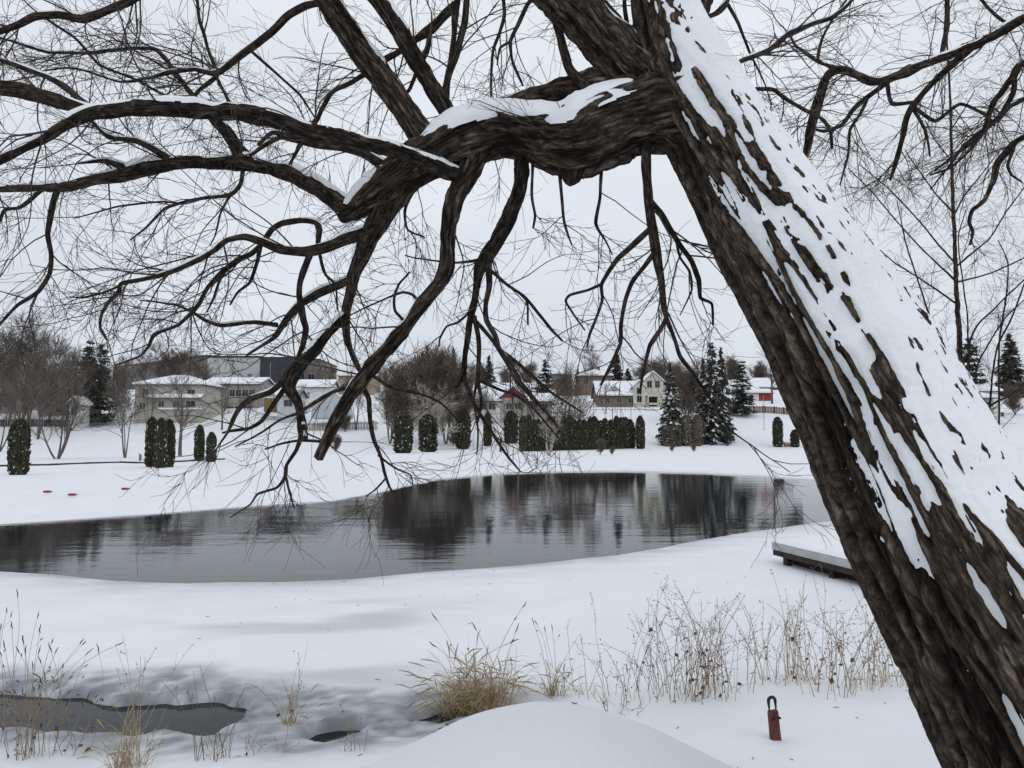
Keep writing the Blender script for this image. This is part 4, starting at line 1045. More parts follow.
o, w, h = house('apartment_building', 'long pink-grey two-storey building right of the beige house', 203, 258, 377, 384, 418, 128, 10, 'gable_x', M_pinkgrey,
      [(.52 + .12 * k, .74, 1.0, 1.2) for k in range(4)] + [(.50 + .12 * k, .25, 1.0, 1.2) for k in range(4)] + [(.08 + .1 * k, .70, .8, 1.1) for k in range(3)], cat='building')
e = MB(); e.box(w * .40, w * .45, -.25, -.01, -.5, h); e.build('pier', M_brownwall, o)
# long institutional block on the hill
Db = 205
o, w, h = house('institution_building', 'long brown-grey flat-roofed institution filling the left hilltop', 112, 206, 355, 356, 402, Db, 11, 'flat', M_brownwall,
      [(.06 + .077 * k, .80, 2.6, 2.2) for k in range(12)] + [(.06 + .077 * k, .52, 2.6, 2.2) for k in range(12)], cat='building', snow=.1, Dl=239, trim=M_brownwall)
o, w, h = house('institution_building', 'pale grey windowless wing right of the brown-grey institution', 206.5, 259, 356, 357.5, 402, Db - 6, 30, 'flat', M_palewall, [], cat='building', snow=.1)
for k in range(1, 6):
    e = MB(); e.box(w * k / 6 - .05, w * k / 6 + .05, -.06, -.005, 0, h - .1); e.build('joint_strip', M_trim, o)
o, w, h = house('institution_building', 'charcoal cube-shaped block at the end of the pale wing', 259.5, 292, 357, 358, 402, Db - 14, 26, 'flat', M_dark, [], cat='building', snow=0)
e = MB(); e.box(w * .3, w * .33, -.08, -.005, h * .1, h * .9); e.build('downpipe', M_brownwall, o)
house('institution_building', 'low dark brown annex right of the charcoal block', 292.5, 319, 359, 360, 402, Db - 4, 22, 'flat', M_brownwall, [(.3, .6, 2, 1.6), (.7, .6, 2, 1.6)], cat='building', snow=.1)
# middle
o, w, h = house('garage', 'pale blue-grey garage with a dark window by the yellow container', 277, 297, 389, 395, 413, 112, 5, 'gable_x', M_tarp, [(.55, .55, 1.3, 1.0)], cat='garage')
a = P(264, 408, DS(114))
o = thing('container', 'small yellow container left of the pale blue-grey garage', 'container', tuple(a))
o.scale = (1.45, 1.45, 1.45); e = MB(); e.box(0, 1.25, 0, 2.4, -.6, 1.45); bx_ = e.build('body', noisy('yellow_paint', [(.27, .19, .07), (.34, .25, .10)], 2, .6), o)
e = MB(); e.box(-.06, 1.31, -.06, 2.46, 1.455, 1.62); e.build('snow', M_snowfar, o)
e = MB()
for k in range(4): e.box(.1 + .3 * k, .16 + .3 * k, -.05, -.005, -.4, 1.4)
e.build('ribs', M_wooddark, o)
# tarp shelter: arched tunnel
a = P(311, 416, DS(108))
o = thing('tarp_shelter', 'rounded white and blue-grey tarp shelter right of the garage', 'shelter', tuple(a))
th_ = np.linspace(0, np.pi, 15); wS, hS = 36 * DS(108) / F, 23 * DS(108) / F
ring = lambda y, s_=1.0: np.stack([wS / 2 - np.cos(th_) * wS / 2 * s_, th_ * 0 + y, -.5 + np.sin(th_) ** .8 * (hS + .5) * s_], -1)
e = MB(); rr_ = [ring(y) for y in np.linspace(0, 6, 7)]
for k, r_ in enumerate(rr_): r_[:, 2] *= 1 + .02 * (-1) ** k
V = np.concatenate(rr_); i_ = np.arange(7 * 15).reshape(7, 15)
e.add(V, np.stack([i_[:-1, :-1], i_[:-1, 1:], i_[1:, 1:], i_[1:, :-1]], -1).reshape(-1, 4))
e.add(rr_[0], [tuple(range(15))]); e.add(rr_[-1], [tuple(range(14, -1, -1))])
e.build('cover', M_tarp, o)
e = MB(); sn_ = [ring(y, 1.035) for y in np.linspace(-.05, 6.05, 7)]
V = np.concatenate([r_[3:12] for r_ in sn_]); i_ = np.arange(7 * 9).reshape(7, 9)
e.add(V, np.stack([i_[:-1, :-1], i_[:-1, 1:], i_[1:, 1:], i_[1:, :-1]], -1).reshape(-1, 4))
e.add(np.concatenate([sn_[0][3:12], rr_[0][3:12]]), [(k, k + 1, k + 10, k + 9) for k in range(8)])
e.build('snow', M_snowfar, o)
house('house', 'brown-walled house with a flat snowy roof left of the thicket', 338, 374, 374, 376, 392, 150, 8, 'gable_x', M_tan, [(.3, .5, 1.2, 1), (.7, .5, 1.2, 1)])
house('house', 'small snow-roofed cabin half hidden behind the tarp shelter', 296, 330, 380, 387, 404, 128, 7, 'gable_x', M_white, [(.3, .5, 1.0, 1)])
# picket fence
def fence(name, label, pts, hgt, matl, step=.35, wpk=.16, rails=True, posts=False):
    """pts: list of (px, py base)"""
    G = [on_ground(*p)[0] for p in pts]
    o = thing(name, label, 'fence', tuple(G[0]))
    pk, rl, po = MB(), MB(), MB()
    for a, b_ in zip(G[:-1], G[1:]):
        L_ = np.linalg.norm((b_ - a)[:2]); n = max(2, int(L_ / step))
        d = (b_ - a) / n; u = nrm((b_ - a)[None])[0]
        for k in range(n):
            c = a + d * k - G[0]; z = hz(*(c + G[0])[:2]) - G[0][2]
            pk.box(c[0], c[0] + wpk, c[1], c[1] + .03, z - .2, z + hgt * random.uniform(.95, 1.03))
            if k % 6 == 0: po.box(c[0] - .06, c[0] + .04, c[1] + .036, c[1] + .14, z - .3, z + hgt * 1.05)
        for f_ in (.3, .8):
            z0 = hz(*a[:2]) - G[0][2] + hgt * f_; z1 = hz(*b_[:2]) - G[0][2] + hgt * f_
            A_, B_ = a - G[0], b_ - G[0]
            v = [(A_[0], A_[1] + .034, z0), (B_[0], B_[1] + .034, z1), (B_[0], B_[1] + .09, z1), (A_[0], A_[1] + .09, z0)]
            rl.slab(np.array(v), [(0, 1, 2, 3)], .09)
    pk.build('pickets', matl, o); rl.build('rail', matl, o); po.build('posts', matl, o)
    return o
fence('picket_fence', 'grey wooden fence below the tarp shelter and behind the hanging limb', [(304, 431), (330, 431), (355, 430), (378, 430)], 1.6, M_wood, .3, .17)
fence('plank_fence', 'reddish-brown low fence along the slope below the red shed', [(727, 413), (745, 413), (765, 413), (792, 415)], 1.5, M_redfence, .32, .27)
fence('garden_fence', 'dark low fence across the back of the left snow field', [(-10, 427), (20, 427), (50, 427), (76, 427)], 1.5, M_wooddark, .4, .35)
fence('wire_fence', 'thin pale fence between the dark fence and the slim forked tree', [(80, 428), (110, 427), (150, 423)], .95, M_wood, .6, .05)
fence('post_fence', 'sparse post and rail fence on the slope below the cream house', [(590, 411), (615, 411), (645, 411), (662, 411)], 1.2, M_wood, 2.2, .08)
# snow-roofed long house with red gable
o, w, h = house('house', 'long low house with a wide snowy roof behind the hanging twigs', 466, 545, 383, 395, 411, 125, 9, 'gable_x', M_white, [(.12, .5, 1.1, 1), (.3, .5, 1.1, 1), (.75, .5, 1.6, 1), (.9, .5, 1.0, 1)], door=(.2, .9, 1.9))
o, w, h = house('house', 'small house with a red gable in front of the long snowy roof', 500, 526, 387, 398, 414, 112, 6, 'gable_y', M_beige, [(.35, .5, .9, .9), (.68, .5, .9, .9)])
e = MB(); e.add([(.1, -.03, h + .05), (w - .1, -.03, h + .05), (w / 2, -.03, h + 1.95), (.1, -.006, h + .05), (w - .1, -.006, h + .05), (w / 2, -.006, h + 1.95)], [(0, 1, 2), (3, 5, 4)]); e.build('gable_panel', M_red, o)
house('house', 'left hilltop house with dark walls and a snowy gable roof', 553, 572, 369, 374, 388, 160, 8, 'gable_x', M_brownwall, [(.3, .5, 1, 1), (.7, .5, 1, 1)])
house('house', 'brown hilltop house with snowy roof left of the dark conical spruce', 579, 612, 369, 376, 389, 158, 8, 'hip', M_brick, [(.2, .5, 1.1, 1), (.5, .5, 1.1, 1), (.8, .5, 1.1, 1)])
fence('plank_fence', 'brown board fence below the hilltop houses', [(556, 396), (580, 395.5), (600, 395)], 1.8, M_brick, .4, .38)
# cream house: wing, dormer gable, main block
o, w, h = house('house', 'cream house with steep snowy roofs and a brown lower wing on the slope', 598, 645, 381, 395, 406, 131, 9, 'gable_x', M_brick, [(.2, .5, 1.0, .9), (.45, .5, 1.0, .9), (.7, .5, 1.0, .9)])
k_ = DS(131) / F
def sub_block(x0, x1, y0, y1, z0, z1, rh, nm, axis='y'):
    e = MB(); e.box(x0, x1, y0, y1, z0, z1)
    xm = (x0 + x1) / 2
    v = [(x0, y0, z1), (x1, y0, z1), (xm, y0, z1 + rh), (x0, y1, z1), (x1, y1, z1), (xm, y1, z1 + rh)]
    e.add(v, [(0, 1, 2), (3, 5, 4)]); e.add(v, [(0, 2, 5, 3), (1, 4, 5, 2)])
    wl = e.build(nm, M_cream, o)
    q = .3; s_ = rh / ((x1 - x0) / 2)
    top = np.array([(x0 - q, y0 - q, z1 - q * s_ + .1), (xm, y0 - q, z1 + rh + .1), (xm, y1 + q, z1 + rh + .1), (x0 - q, y1 + q, z1 - q * s_ + .1), (x1 + q, y0 - q, z1 - q * s_ + .1), (x1 + q, y1 + q, z1 - q * s_ + .1)])
    fc = [(0, 1, 2, 3), (1, 4, 5, 2)]
    e = MB(); e.slab(top, fc, .08); e.build('roof', M_roof, wl)
    e = MB(); e.slab(top + [0, 0, .31], fc, .30); e.build('snow', M_snowfar, wl)
sub_block(11 * k_, 23 * k_, 1.0, 4.4, 11 * k_, 15 * k_, 5 * k_, 'dormer')
sub_block(35 * k_, 47 * k_, -.6, 5, -1.5, 19 * k_, 6 * k_, 'front_gable')
sub_block(46 * k_, 66 * k_, .4, 8, -1.5, 25 * k_, 9 * k_, 'main_block')
for (cx, cz) in ((17, 14.5),): win(o, cx * k_, cz * k_, 1.1, .9, .97)
for (cx, cz) in ((41, 15), (41, 7)): win(o, cx * k_, cz * k_, 1.1, 1.5, -.63)
for (cx, cz) in ((52, 22), (60, 22)): win(o, cx * k_, cz * k_, 1.1, 1.6, .37)
e = MB(); e.box(49 * k_, 61 * k_, -1.2, .395, 9.5 * k_, 11 * k_); e.box(49 * k_, 50 * k_, -1.2, -1.05, -1, 9.5 * k_); e.box(60 * k_, 61 * k_, -1.2, -1.05, -1, 9.5 * k_); e.box(49 * k_, 61 * k_, -1.2, -1.1, 1 * k_, 3 * k_)
e.build('porch', M_cream, o)
e = MB(); e.box(50.5 * k_, 59.5 * k_, .36, .396, 0, 9 * k_); e.build('garage_door', M_wooddark, o)
# right of the spruces
house('house', 'low white house seen between the two big spruces', 680, 703, 390, 396, 404, 135, 7, 'gable_x', M_cream, [(.3, .5, .9, .8), (.7, .5, .9, .8)])
house('house', 'house with broad snowy roof right of the tallest spruce', 722, 758, 380, 390, 400, 150, 9, 'gable_x', M_white, [(.3, .5, 1, .9), (.65, .5, 1, .9)])
house('house', 'flat snowy roofed house above the red shed by the trunk', 752, 790, 378, 387, 396, 158, 8, 'gable_x', M_brownwall, [(.3, .5, 1, .9), (.7, .5, 1, .9)])
o, w, h = house('shed', 'red shed with white side wall and snowy roof beside the leaning trunk', 746, 772, 389.5, 393, 401, 140, 6, 'gable_x', M_white, [(.2, .5, .7, .6)], cat='shed')
e = MB(); e.box(w * .50, w + .02, -.05, -.005, -.5, h); e.build('red_front', M_red, o)
house('house', 'snowy roofed house glimpsed through the skyline by the leaning trunk', 764, 800, 368, 374, 388, 190, 8, 'gable_x', M_pinkgrey, [(.3, .5, 1, .9)])
house('house', 'snow-roofed house peeping out over the wrapped cedars between the big spruces', 676, 700, 377, 384, 392, 160, 8, 'gable_x', M_tan, [(.3, .5, 1, .9), (.7, .5, 1, .9)])
house('house', 'pale house with snowy roof at the right foot of the big brown thicket', 474, 500, 396, 401, 412, 112, 6, 'gable_x', M_white, [(.3, .5, 1, .9), (.7, .5, 1, .9)])
house('house', 'low snowy roof right of the small red-gabled house', 527, 552, 394, 401, 411, 116, 7, 'gable_x', M_pinkgrey, [(.3, .5, 1, .9), (.7, .5, 1, .9)])
house('house', 'small snow-covered outbuilding at the left end of the plank fence by the tallest spruce', 726, 744, 396, 401, 409, 128, 5, 'gable_x', M_brownwall, [(.5, .5, .9, .8)])
# left edge small houses
house('house', 'small white house with snowy roof behind the leafless trees at far left', 22, 52, 366, 373, 398, 135, 8, 'gable_x', M_white, [(.3, .6, 1.2, 1.1), (.7, .6, 1.2, 1.1)])
house('house', 'tan low house partly hidden left of the twin-topped pine', 38, 66, 385, 391, 412, 118, 7, 'gable_x', M_tan, [(.4, .5, 1.0, 1.0)], door=(.75, .9, 1.9))
house('house', 'grey house with snowy roof cut by the left edge', -30, 16, 384, 393, 415, 120, 8, 'gable_x', M_pinkgrey, [(.55, .5, 1.2, 1.0), (.8, .5, 1.2, 1.0)])
house('shed', 'small white shed beneath the twin-topped pine', 69, 79, 398, 403, 415, 106, 3, 'gable_y', M_white, [], cat='shed', door=(.5, .8, 1.2))
house('house', 'white snow-roofed house right of the leaning trunk', 978, 1000, 384, 391, 401, 110, 7, 'gable_x', M_white, [(.4, .5, .9, .8)])
house('house', 'grey low building below the white house at the right edge', 974, 994, 394, 398, 412, 88, 6, 'gable_x', M_beige, [(.6, .5, .8, .8)])
fence('plank_fence', 'short red-brown fence at the right edge behind the trunk', [(980, 417), (1004, 416)], .8, M_redfence, .3, .25)

# ------------------------------------------------------------------ small things on the far bank
for k, (px, py, nm) in enumerate([(47, 494, 'left one of three small red floats on the far left snow, nearest the lone cedar'), (72, 497, 'middle and flattest of three small red floats on the far left snow'), (125, 491, 'right one of three small red floats, near the triple cedars')]):
    q, D = on_ground(px, py)
    o = thing('float', nm, 'float', tuple(q), 'red floats on the snow'); o.scale = (.95, .95, .9)
    e = MB(); t_ = np.linspace(-.16, .16, 9)
    e.add(*tubes(np.stack([t_, t_ * 0, t_ * 0 + .10], -1)[None], (np.sqrt(np.clip(1 - (t_ / .17) ** 4, 0, 1)) * .05 + .004)[None], 10))
    e.build('body', mat('red_plastic' + str(k), (.30, .03, .045), .6), o, True)
    e = MB(); t_ = np.linspace(0, 2 * np.pi, 10)
    e.add(*tubes(np.stack([.19 + .03 * np.cos(t_), t_ * 0, .10 + .03 * np.sin(t_)], -1)[None], np.full((1, 10), .008), 5)); e.build('ring', M_wooddark, o)
def post(name, label, px, pyb, pyt, r, matl, cat='post', cap=True):
    q, D = on_ground(px, pyb)
    H = q_height(px, pyt, D) - q[2]
    o = thing(name, label, cat, tuple(q))
    z = np.linspace(-.3, H, 6); e = MB(); e.add(*tubes(np.stack([.01 * z, 0 * z, z], -1)[None], np.linspace(r, r * .8, 6)[None], 8)); e.build('shaft', matl, o, True)
    if cap:
        e = MB(); e.add(*tubes(np.array([[(.01 * H, 0, H - .02), (.01 * H, 0, H + .03), (.01 * H, 0, H + .09)]]), np.array([[r * .95, r, r * .3]]), 8)); e.build('cap', M_snowfar, o, True)
post('marker_post', 'short grey post beside the triple cedars', 140, 463, 454, .14, M_wood)
post('utility_pole', 'thin tall pole standing on the slope below the red shed', 764, 430, 396, .06, M_tan, 'pole')
post('utility_pole', 'thin pole on the slope above the hedge row', 631, 419, 400, .06, M_wood, 'pole')
post('utility_pole', 'shorter thin pole left of it above the hedge row below the cream house', 612.5, 420, 407, .08, M_wooddark, 'pole')
post('marker_post', 'small dark post in the snow left of the brownish cedar', 500.5, 452, 437, .16, M_wooddark)
q, D = on_ground(788, 447)
o = thing('box', 'tan storage box between two small cedars left of the trunk', 'box', tuple(q))
e = MB(); e.box(-.5, .5, 0, .8, -.2, .75); e.build('body', M_tan, o)
e = MB(); e.box(-.56, .56, -.06, .86, .753, .93); e.build('snow', M_snowfar, o)
e = MB(); e.box(-.45, .45, -.05, -.004, .2, .3); e.build('slat', M_wooddark, o)
# low retaining edge on the left bank
G = [on_ground(x, y)[0] for x, y in ((-8, 467), (20, 466), (50, 465.5), (85, 464), (120, 463), (145, 463.5), (190, 461.5), (225, 459.5))]
o = thing('retaining_wall', 'low dark timber edging running along the left bank', 'wall', tuple(G[0]))
e, s_ = MB(), MB()
for a, b_ in zip(G[:-1], G[1:]):
    A_, B_ = a - G[0], b_ - G[0]
    e.slab(np.array([(A_[0], A_[1], A_[2] + .16), (B_[0], B_[1], B_[2] + .13), (B_[0], B_[1] + .2, B_[2] + .13), (A_[0], A_[1] + .2, A_[2] + .13)]), [(0, 1, 2, 3)], .5)
    s_.slab(np.array([(A_[0], A_[1] - .0, A_[2] + .20), (B_[0], B_[1] - .0, B_[2] + .20), (B_[0], B_[1] + .6, B_[2] + .20), (A_[0], A_[1] + .6, A_[2] + .20)]), [(0, 1, 2, 3)], .066)
e.build('timber', M_wooddark, o); s_.build('snow', M_snowfar, o)

# ------------------------------------------------------------------ dock
q0, D0_ = on_ground(783, 554)
d0 = ground_at(773, 542, .50); d1 = ground_at(850, 560, .50)
u = nrm((d1 - d0)[None])[0]; v_ = np.array([-u[1], u[0], 0])
if v_[1] < 0: v_ = -v_
ang = math.atan2(u[1], u[0])
o = thing('dock', 'snow-topped wooden dock on the ice left of the leaning trunk', 'dock', (d0[0], d0[1], .08), None, ang, (.8, .8, .8))
Ld, Wd_ = 6.2, 1.9
e = MB(); e.box(0, Ld, .06, Wd_, .36, .50); e.build('deck', M_wood, o)
e = MB(); e.box(-.06, Ld + .06, 0, .055, .34, .52); e.build('edge_beam', noisy('pale_grey_wood', [(.34, .34, .33), (.46, .46, .45)], 2, .8, .3, None, (1, 6, 6), 5), o)
e = MB(); e.box(-.03, Ld + .03, .012, .07, .20, .335); e.build('shaded_lower_board', M_wooddark, o)  # lower board coloured dark to stand for the shaded void under the dock
e = MB(); e.box(0.15, Ld, .35, Wd_ - .2, -.2, .355); e.build('underframe', M_wooddark, o)
for x in (.32, 2.15, 4.0, 5.8):
    e = MB(); e.box(x, x + .16, .075, .22, -.3, .338); e.build('post', M_wooddark, o)
# snow on deck as a rounded slab
gx, gy = np.meshgrid(np.linspace(-.05, Ld + .05, 60), np.linspace(.0, Wd_ + .02, 16))
ed = np.minimum(np.minimum(gx + .05, Ld + .05 - gx), np.minimum(gy, Wd_ + .02 - gy))
zz = .503 + .11 * sst(0, .22, ed) ** .6 + .015 * n2(gx, gy, 1.5, 2, 3.)
zz[ed < 1e-6] = .49
i_ = np.arange(gx.size).reshape(gx.shape)
e = MB(); e.add(np.stack([gx.ravel(), gy.ravel(), zz.ravel()], -1), np.stack([i_[:-1, :-1], i_[:-1, 1:], i_[1:, 1:], i_[1:, :-1]], -1).reshape(-1, 4)); e.build('snow', M_snow, o, True)

# ------------------------------------------------------------------ red mooring stake with a black loop
q, D = on_ground(776, 741)
o = thing('mooring_stake', 'rusty red flat stake with a black loop on top stuck in the snow', 'stake', (q[0], q[1], q[2] - .03), None, .25)
o.rotation_euler = (0, rad(-5), .25)
Hs = 30 * D / F + .03; wS = 10.5 * D / F
bmS = MB()
rows = []
for z, ww, th__ in ((-.25, 1.1, .03), (0, 1.05, .03), (Hs * .5, 1.0, .028), (Hs * .93, .98, .028), (Hs, .93, .022)):
    hw_ = wS / 2 * ww
    ang_ = [(-hw_, -th__ * .5), (-hw_ * .8, -th__), (hw_ * .8, -th__), (hw_, -th__ * .5), (hw_, th__ * .5), (hw_ * .8, th__), (-hw_ * .8, th__), (-hw_, th__ * .5)]
    rows.append([(x, y, z) for x, y in ang_])
V = np.array(rows).reshape(-1, 3); i_ = np.arange(40).reshape(5, 8)
bmS.add(V, np.stack([i_[:-1], np.roll(i_[:-1], -1, 1), np.roll(i_[1:], -1, 1), i_[1:]], -1).reshape(-1, 4)); bmS.add(V[-8:], [tuple(range(8))])
bmS.build('plate', noisy('rusty_red_paint', [(.06, .022, .017), (.14, .04, .03), (.09, .042, .03)], 14, .75, .4, None, (1, 1, .4), 30, dist=.004), o)
t_ = np.linspace(0, np.pi, 15); lr = wS * .36
loop = np.concatenate([[(-lr, 0, Hs - .05)], np.stack([-np.cos(t_) * lr, 0 * t_, Hs + .075 + np.sin(t_) * lr], -1), [(lr, 0, Hs - .05)]])
e = MB(); e.add(*tubes(loop[None], np.full((1, len(loop)), .013), 8)); e.build('loop', mat('black_rubber', (.012, .012, .012), .5), o, True)
for x in (-.35, .35):
    e = MB(); e.add(*tubes(np.array([[(x * wS, -.05, Hs * .82), (x * wS, -.02, Hs * .82)]]), np.array([[.009, .009]]), 7)); e.build('bolt', M_wooddark, o, True)

# ------------------------------------------------------------------ dry grasses and weeds
M_straw = noisy('dry_straw', [(.26, .19, .105), (.38, .29, .17), (.46, .37, .24)], 7, .85)
M_stalk = noisy('dry_stalk', [(.20, .14, .09), (.38, .28, .18)], 7, .9)
M_seed = noisy('seed_heads', [(.055, .038, .028), (.12, .085, .06)], 20, .95)
M_leaf = noisy('withered_leaves', [(.06, .035, .025), (.14, .08, .05)], 10, .9)
M_green = noisy('green_stalk', [(.10, .10, .05), (.17, .16, .09)], 7, .9)

def strips(Pp, w0, rng):
    """flat tapering blades along polylines"""
    n, k, _ = Pp.shape
    T = nrm(np.gradient(Pp, axis=1))
    s = nrm(np.cross(T, rng.normal(size=(n, 1, 3))))
    w = w0 * np.linspace(1, .12, k)[None, :, None]
    V = np.stack([Pp - s * w, Pp + s * w], 2).reshape(-1, 3)
    b = (np.arange(n) * k * 2)[:, None]; i = (np.arange(k - 1) * 2)[None]
    return V, np.stack([b + i, b + i + 1, b + i + 3, b + i + 2], -1).reshape(-1, 4)

def stems(rng, n, radius, hgt, lean, curl=.06, k=9, grav=0.0, bias=(0, 0)):
    a = rng.uniform(0, 6.28, n); r = radius * np.sqrt(rng.uniform(0, 1, n))
    b = np.stack([np.cos(a) * r, np.sin(a) * r * .7, np.full(n, -.08)], -1)
    d = nrm(np.stack([rng.normal(size=n) * lean + bias[0], rng.normal(size=n) * lean + bias[1], np.ones(n)], -1))
    L_ = (hgt[0] + (hgt[1] - hgt[0]) * rng.uniform(0, 1, n) ** 1.2)
    st = (L_ / (k - 1))[:, None]
    pts = [b]; g_ = rng.uniform(.3, 1.5, n)[:, None] * grav
    bend = rng.normal(size=(n, 3)) * curl
    for q in range(k - 1):
        pts.append(pts[-1] + d * st)
        out = d * np.array([1, 1, 0])
        d = nrm(d + bend + rng.normal(size=(n, 3)) * curl + out * g_ * (q / k) - np.array([0, 0, 1]) * g_ * (q / k) ** 1.5)
    return np.stack(pts, 1)

def clump(label, px, py, seed, blades=0, bh=(.3, .7), n=0, sh=(.6, 1.2), radius=.25, lean=.12, seeds=0.6, side=3, leaves=0, smat=None, group=None, name='weed_clump', cat='weeds', bias=(0, 0), green=0, bgrav=.45, curl=.05, heads='small', sr=.0034, sc=.72):
    rng = np.random.default_rng(seed)
    q, D = on_ground(px, py)
    o = thing(name, label, cat, tuple(q), group, 0, (sc, sc, sc))
    if blades:
        e = MB()
        p = stems(rng, blades, radius * .7, bh, .38, .05, 9, bgrav, bias)
        V, Q = strips(p, .0042, rng); e.add(V, Q, 0)
        ex = rng.uniform(size=blades) < .25
        if ex.any():
            c = p[ex][:, -3:]
            e.add(*tubes(c, np.tile(np.array([.003, .007, .003]), (ex.sum(), 1)), 4))
        e.build('blades', [M_straw], o, True)
    if n:
        e, sd_ = MB(), MB()
        p = stems(rng, n, radius, sh, lean, curl, 10, .05, bias)
        R = np.tile(np.linspace(sr, sr * .5, 10), (n, 1)) * rng.uniform(.8, 1.4, n)[:, None]
        e.add(*tubes(p, R, 4))
        if side:
            c, rc = grow(rng, p, R, side, (.08, .30), (.4, 1.1), 6, .3, .97, -.03, .12, .75, .0016, .6, .4)
            e.add(*tubes(c, rc, 3))
        e.build('stems', smat or M_stalk, o, True)
        if seeds > 0:
            src = [p]
            if side: src.append(c)
            for s_ in src:
                m = rng.uniform(size=len(s_)) < seeds
                if not m.any(): continue
                tips = s_[m]
                if heads == 'long':
                    t0 = tips[:, -1]; dd = nrm(tips[:, -1] - tips[:, -2])
                    k = np.linspace(0, 1, 6)[None, :, None]
                    ln = rng.uniform(.07, .14, len(t0))[:, None, None] if s_ is p else rng.uniform(.03, .07, len(t0))[:, None, None]
                    pp = t0[:, None] + dd[:, None] * k * ln + rng.normal(size=(len(t0), 6, 3)) * .003
                    sd_.add(*tubes(pp, np.tile(np.array([.002, .005, .0065, .006, .004, .002]), (len(t0), 1)), 5))
                else:
                    for rep in range(3):
                        t0 = tips[:, -1 - rep] + rng.normal(size=(len(tips), 3)) * .008
                        dd = nrm(rng.normal(size=(len(t0), 3)) + [0, 0, .7])
                        pp = np.stack([t0 - dd * .011, t0, t0 + dd * .011], 1)
                        sd_.add(*tubes(pp, np.tile(np.array([.0015, .0045, .001]), (len(t0), 1)) * rng.uniform(.6, 1.3, (len(t0), 1)), 4))
            if sd_.v: sd_.build('seed_heads', M_seed, o, True)
        if leaves:
            e = MB()
            ii = rng.integers(0, n, leaves); kk = rng.integers(1, 6, leaves)
            c0 = p[ii, kk]
            d = nrm(rng.normal(size=(leaves, 3)) * [1, 1, .6] - [0, 0, .8])
            s_ = nrm(np.cross(d, rng.normal(size=(leaves, 3)))); nn = np.cross(d, s_)
            Lf = rng.uniform(.03, .075, leaves)[:, None]; Wf = Lf * rng.uniform(.2, .4, leaves)[:, None]
            V = np.stack([c0, c0 + d * Lf * .4 + s_ * Wf, c0 + d * Lf * .5 + nn * Wf * .5, c0 + d * Lf * .4 - s_ * Wf, c0 + d * Lf + nn * Wf * .4], 1)
            bi = (np.arange(leaves) * 5)[:, None]
            e.add(V.reshape(-1, 3), np.concatenate([np.stack([bi + 0, bi + 1, bi + 2], -1).reshape(-1, 3), np.stack([bi + 0, bi + 2, bi + 3], -1).reshape(-1, 3), np.stack([bi + 1, bi + 4, bi + 2], -1).reshape(-1, 3), np.stack([bi + 2, bi + 4, bi + 3], -1).reshape(-1, 3)]))
            e.build('withered_leaves', M_leaf, o)
    return o

GR = 'grass_tuft'
clump('big bushy tuft of straw-coloured grass beside the heap of snow', 476, 712, 301, 520, (.40, .95), 9, (.7, 1.25), .50, .22, .7, 1, 0, M_straw, None, GR, 'grass', (-.05, 0), heads='long', sc=.9, bgrav=.95)
clump('small straw tuft just right of the big bushy grass tuft', 553, 696, 302, 90, (.3, .65), 5, (.7, 1.35), .17, .1, .7, 1, 0, M_straw, None, GR, 'grass', heads='long')
clump('loose thin tuft between the small straw tuft and the bramble', 585, 696, 303, 26, (.25, .5), 8, (.4, 1.2), .35, .22, .5, 3, 0, M_stalk, None, 'weed_clump', 'weeds')
W = 'dry weeds standing in the snow on the right'
for k, (px, py, n, sh, rd, lv, st_, ds) in enumerate([
        (640, 697, 18, (.5, 1.35), .55, 14, M_stalk, 'tangled brown weeds with curved stems, left end of the right-hand weed patch'),
        (688, 694, 21, (.6, 1.6), .5, 16, M_stalk, 'tall tangled weeds with the darkest withered leaves in the weed patch'),
        (712, 698, 17, (.5, 1.5), .35, 45, M_stalk, 'weeds with a clump of dead brown leaves above the snow'),
        (735, 690, 12, (.6, 1.5), .4, 6, M_stalk, 'thin straight weeds above and left of the red stake'),
        (772, 684, 14, (.7, 1.5), .35, 4, M_stalk, 'sparse stalks directly behind the red stake'),
        (800, 680, 21, (.6, 1.4), .4, 20, M_straw, 'pale tan weeds with rusty leaves right of the red stake'),
        (832, 694, 12, (.6, 1.4), .35, 6, M_stalk, 'upright weeds with small seed heads between tan weeds and trunk'),
        (858, 688, 17, (.7, 1.5), .3, 10, M_stalk, 'dense reddish seed stalks nearest the leaning trunk'),
        (888, 684, 14, (.4, 1.0), .3, 2, M_straw, 'low pale grass stalks right beside the leaning trunk')]):
    clump(ds, px, py, 310 + k, 8 if st_ is M_stalk else 30, (.25, .5), n, sh, rd, .13, .55, 4, lv, st_, W, curl=.07, sc=.86)
clump('wiry curved bramble with long arching canes in the weed patch', 660, 700, 330, 0, (0, 0), 12, (.9, 1.7), .5, .35, .3, 3, 10, M_stalk, None, 'bramble', 'bramble', curl=.13, sc=.8)
clump('tall reed stalks with dark seed spikes at the left by the open water', 33, 757, 340, 6, (.2, .4), 26, (.9, 1.65), .28, .10, .9, 2, 16, M_stalk, None, 'reed_clump', 'reeds', heads='long')
clump('reeds cut by the left edge with dark seed spikes', -12, 745, 341, 0, (0, 0), 12, (.9, 2.0), .2, .12, .9, 1, 0, M_stalk, None, 'reed_clump', 'reeds', heads='long')
clump('yellowish tangled grass tuft at the bottom edge by the open water', 128, 768, 342, 100, (.3, .75), 10, (.7, 1.5), .22, .16, .6, 2, 0, M_straw, None, GR, 'grass', heads='small')
clump('thin green-grey stalks between the yellowish tuft and the grey slush', 212, 760, 343, 14, (.2, .45), 16, (.4, 1.2), .2, .14, .3, 1, 0, M_green, None, 'weed_clump', 'weeds')
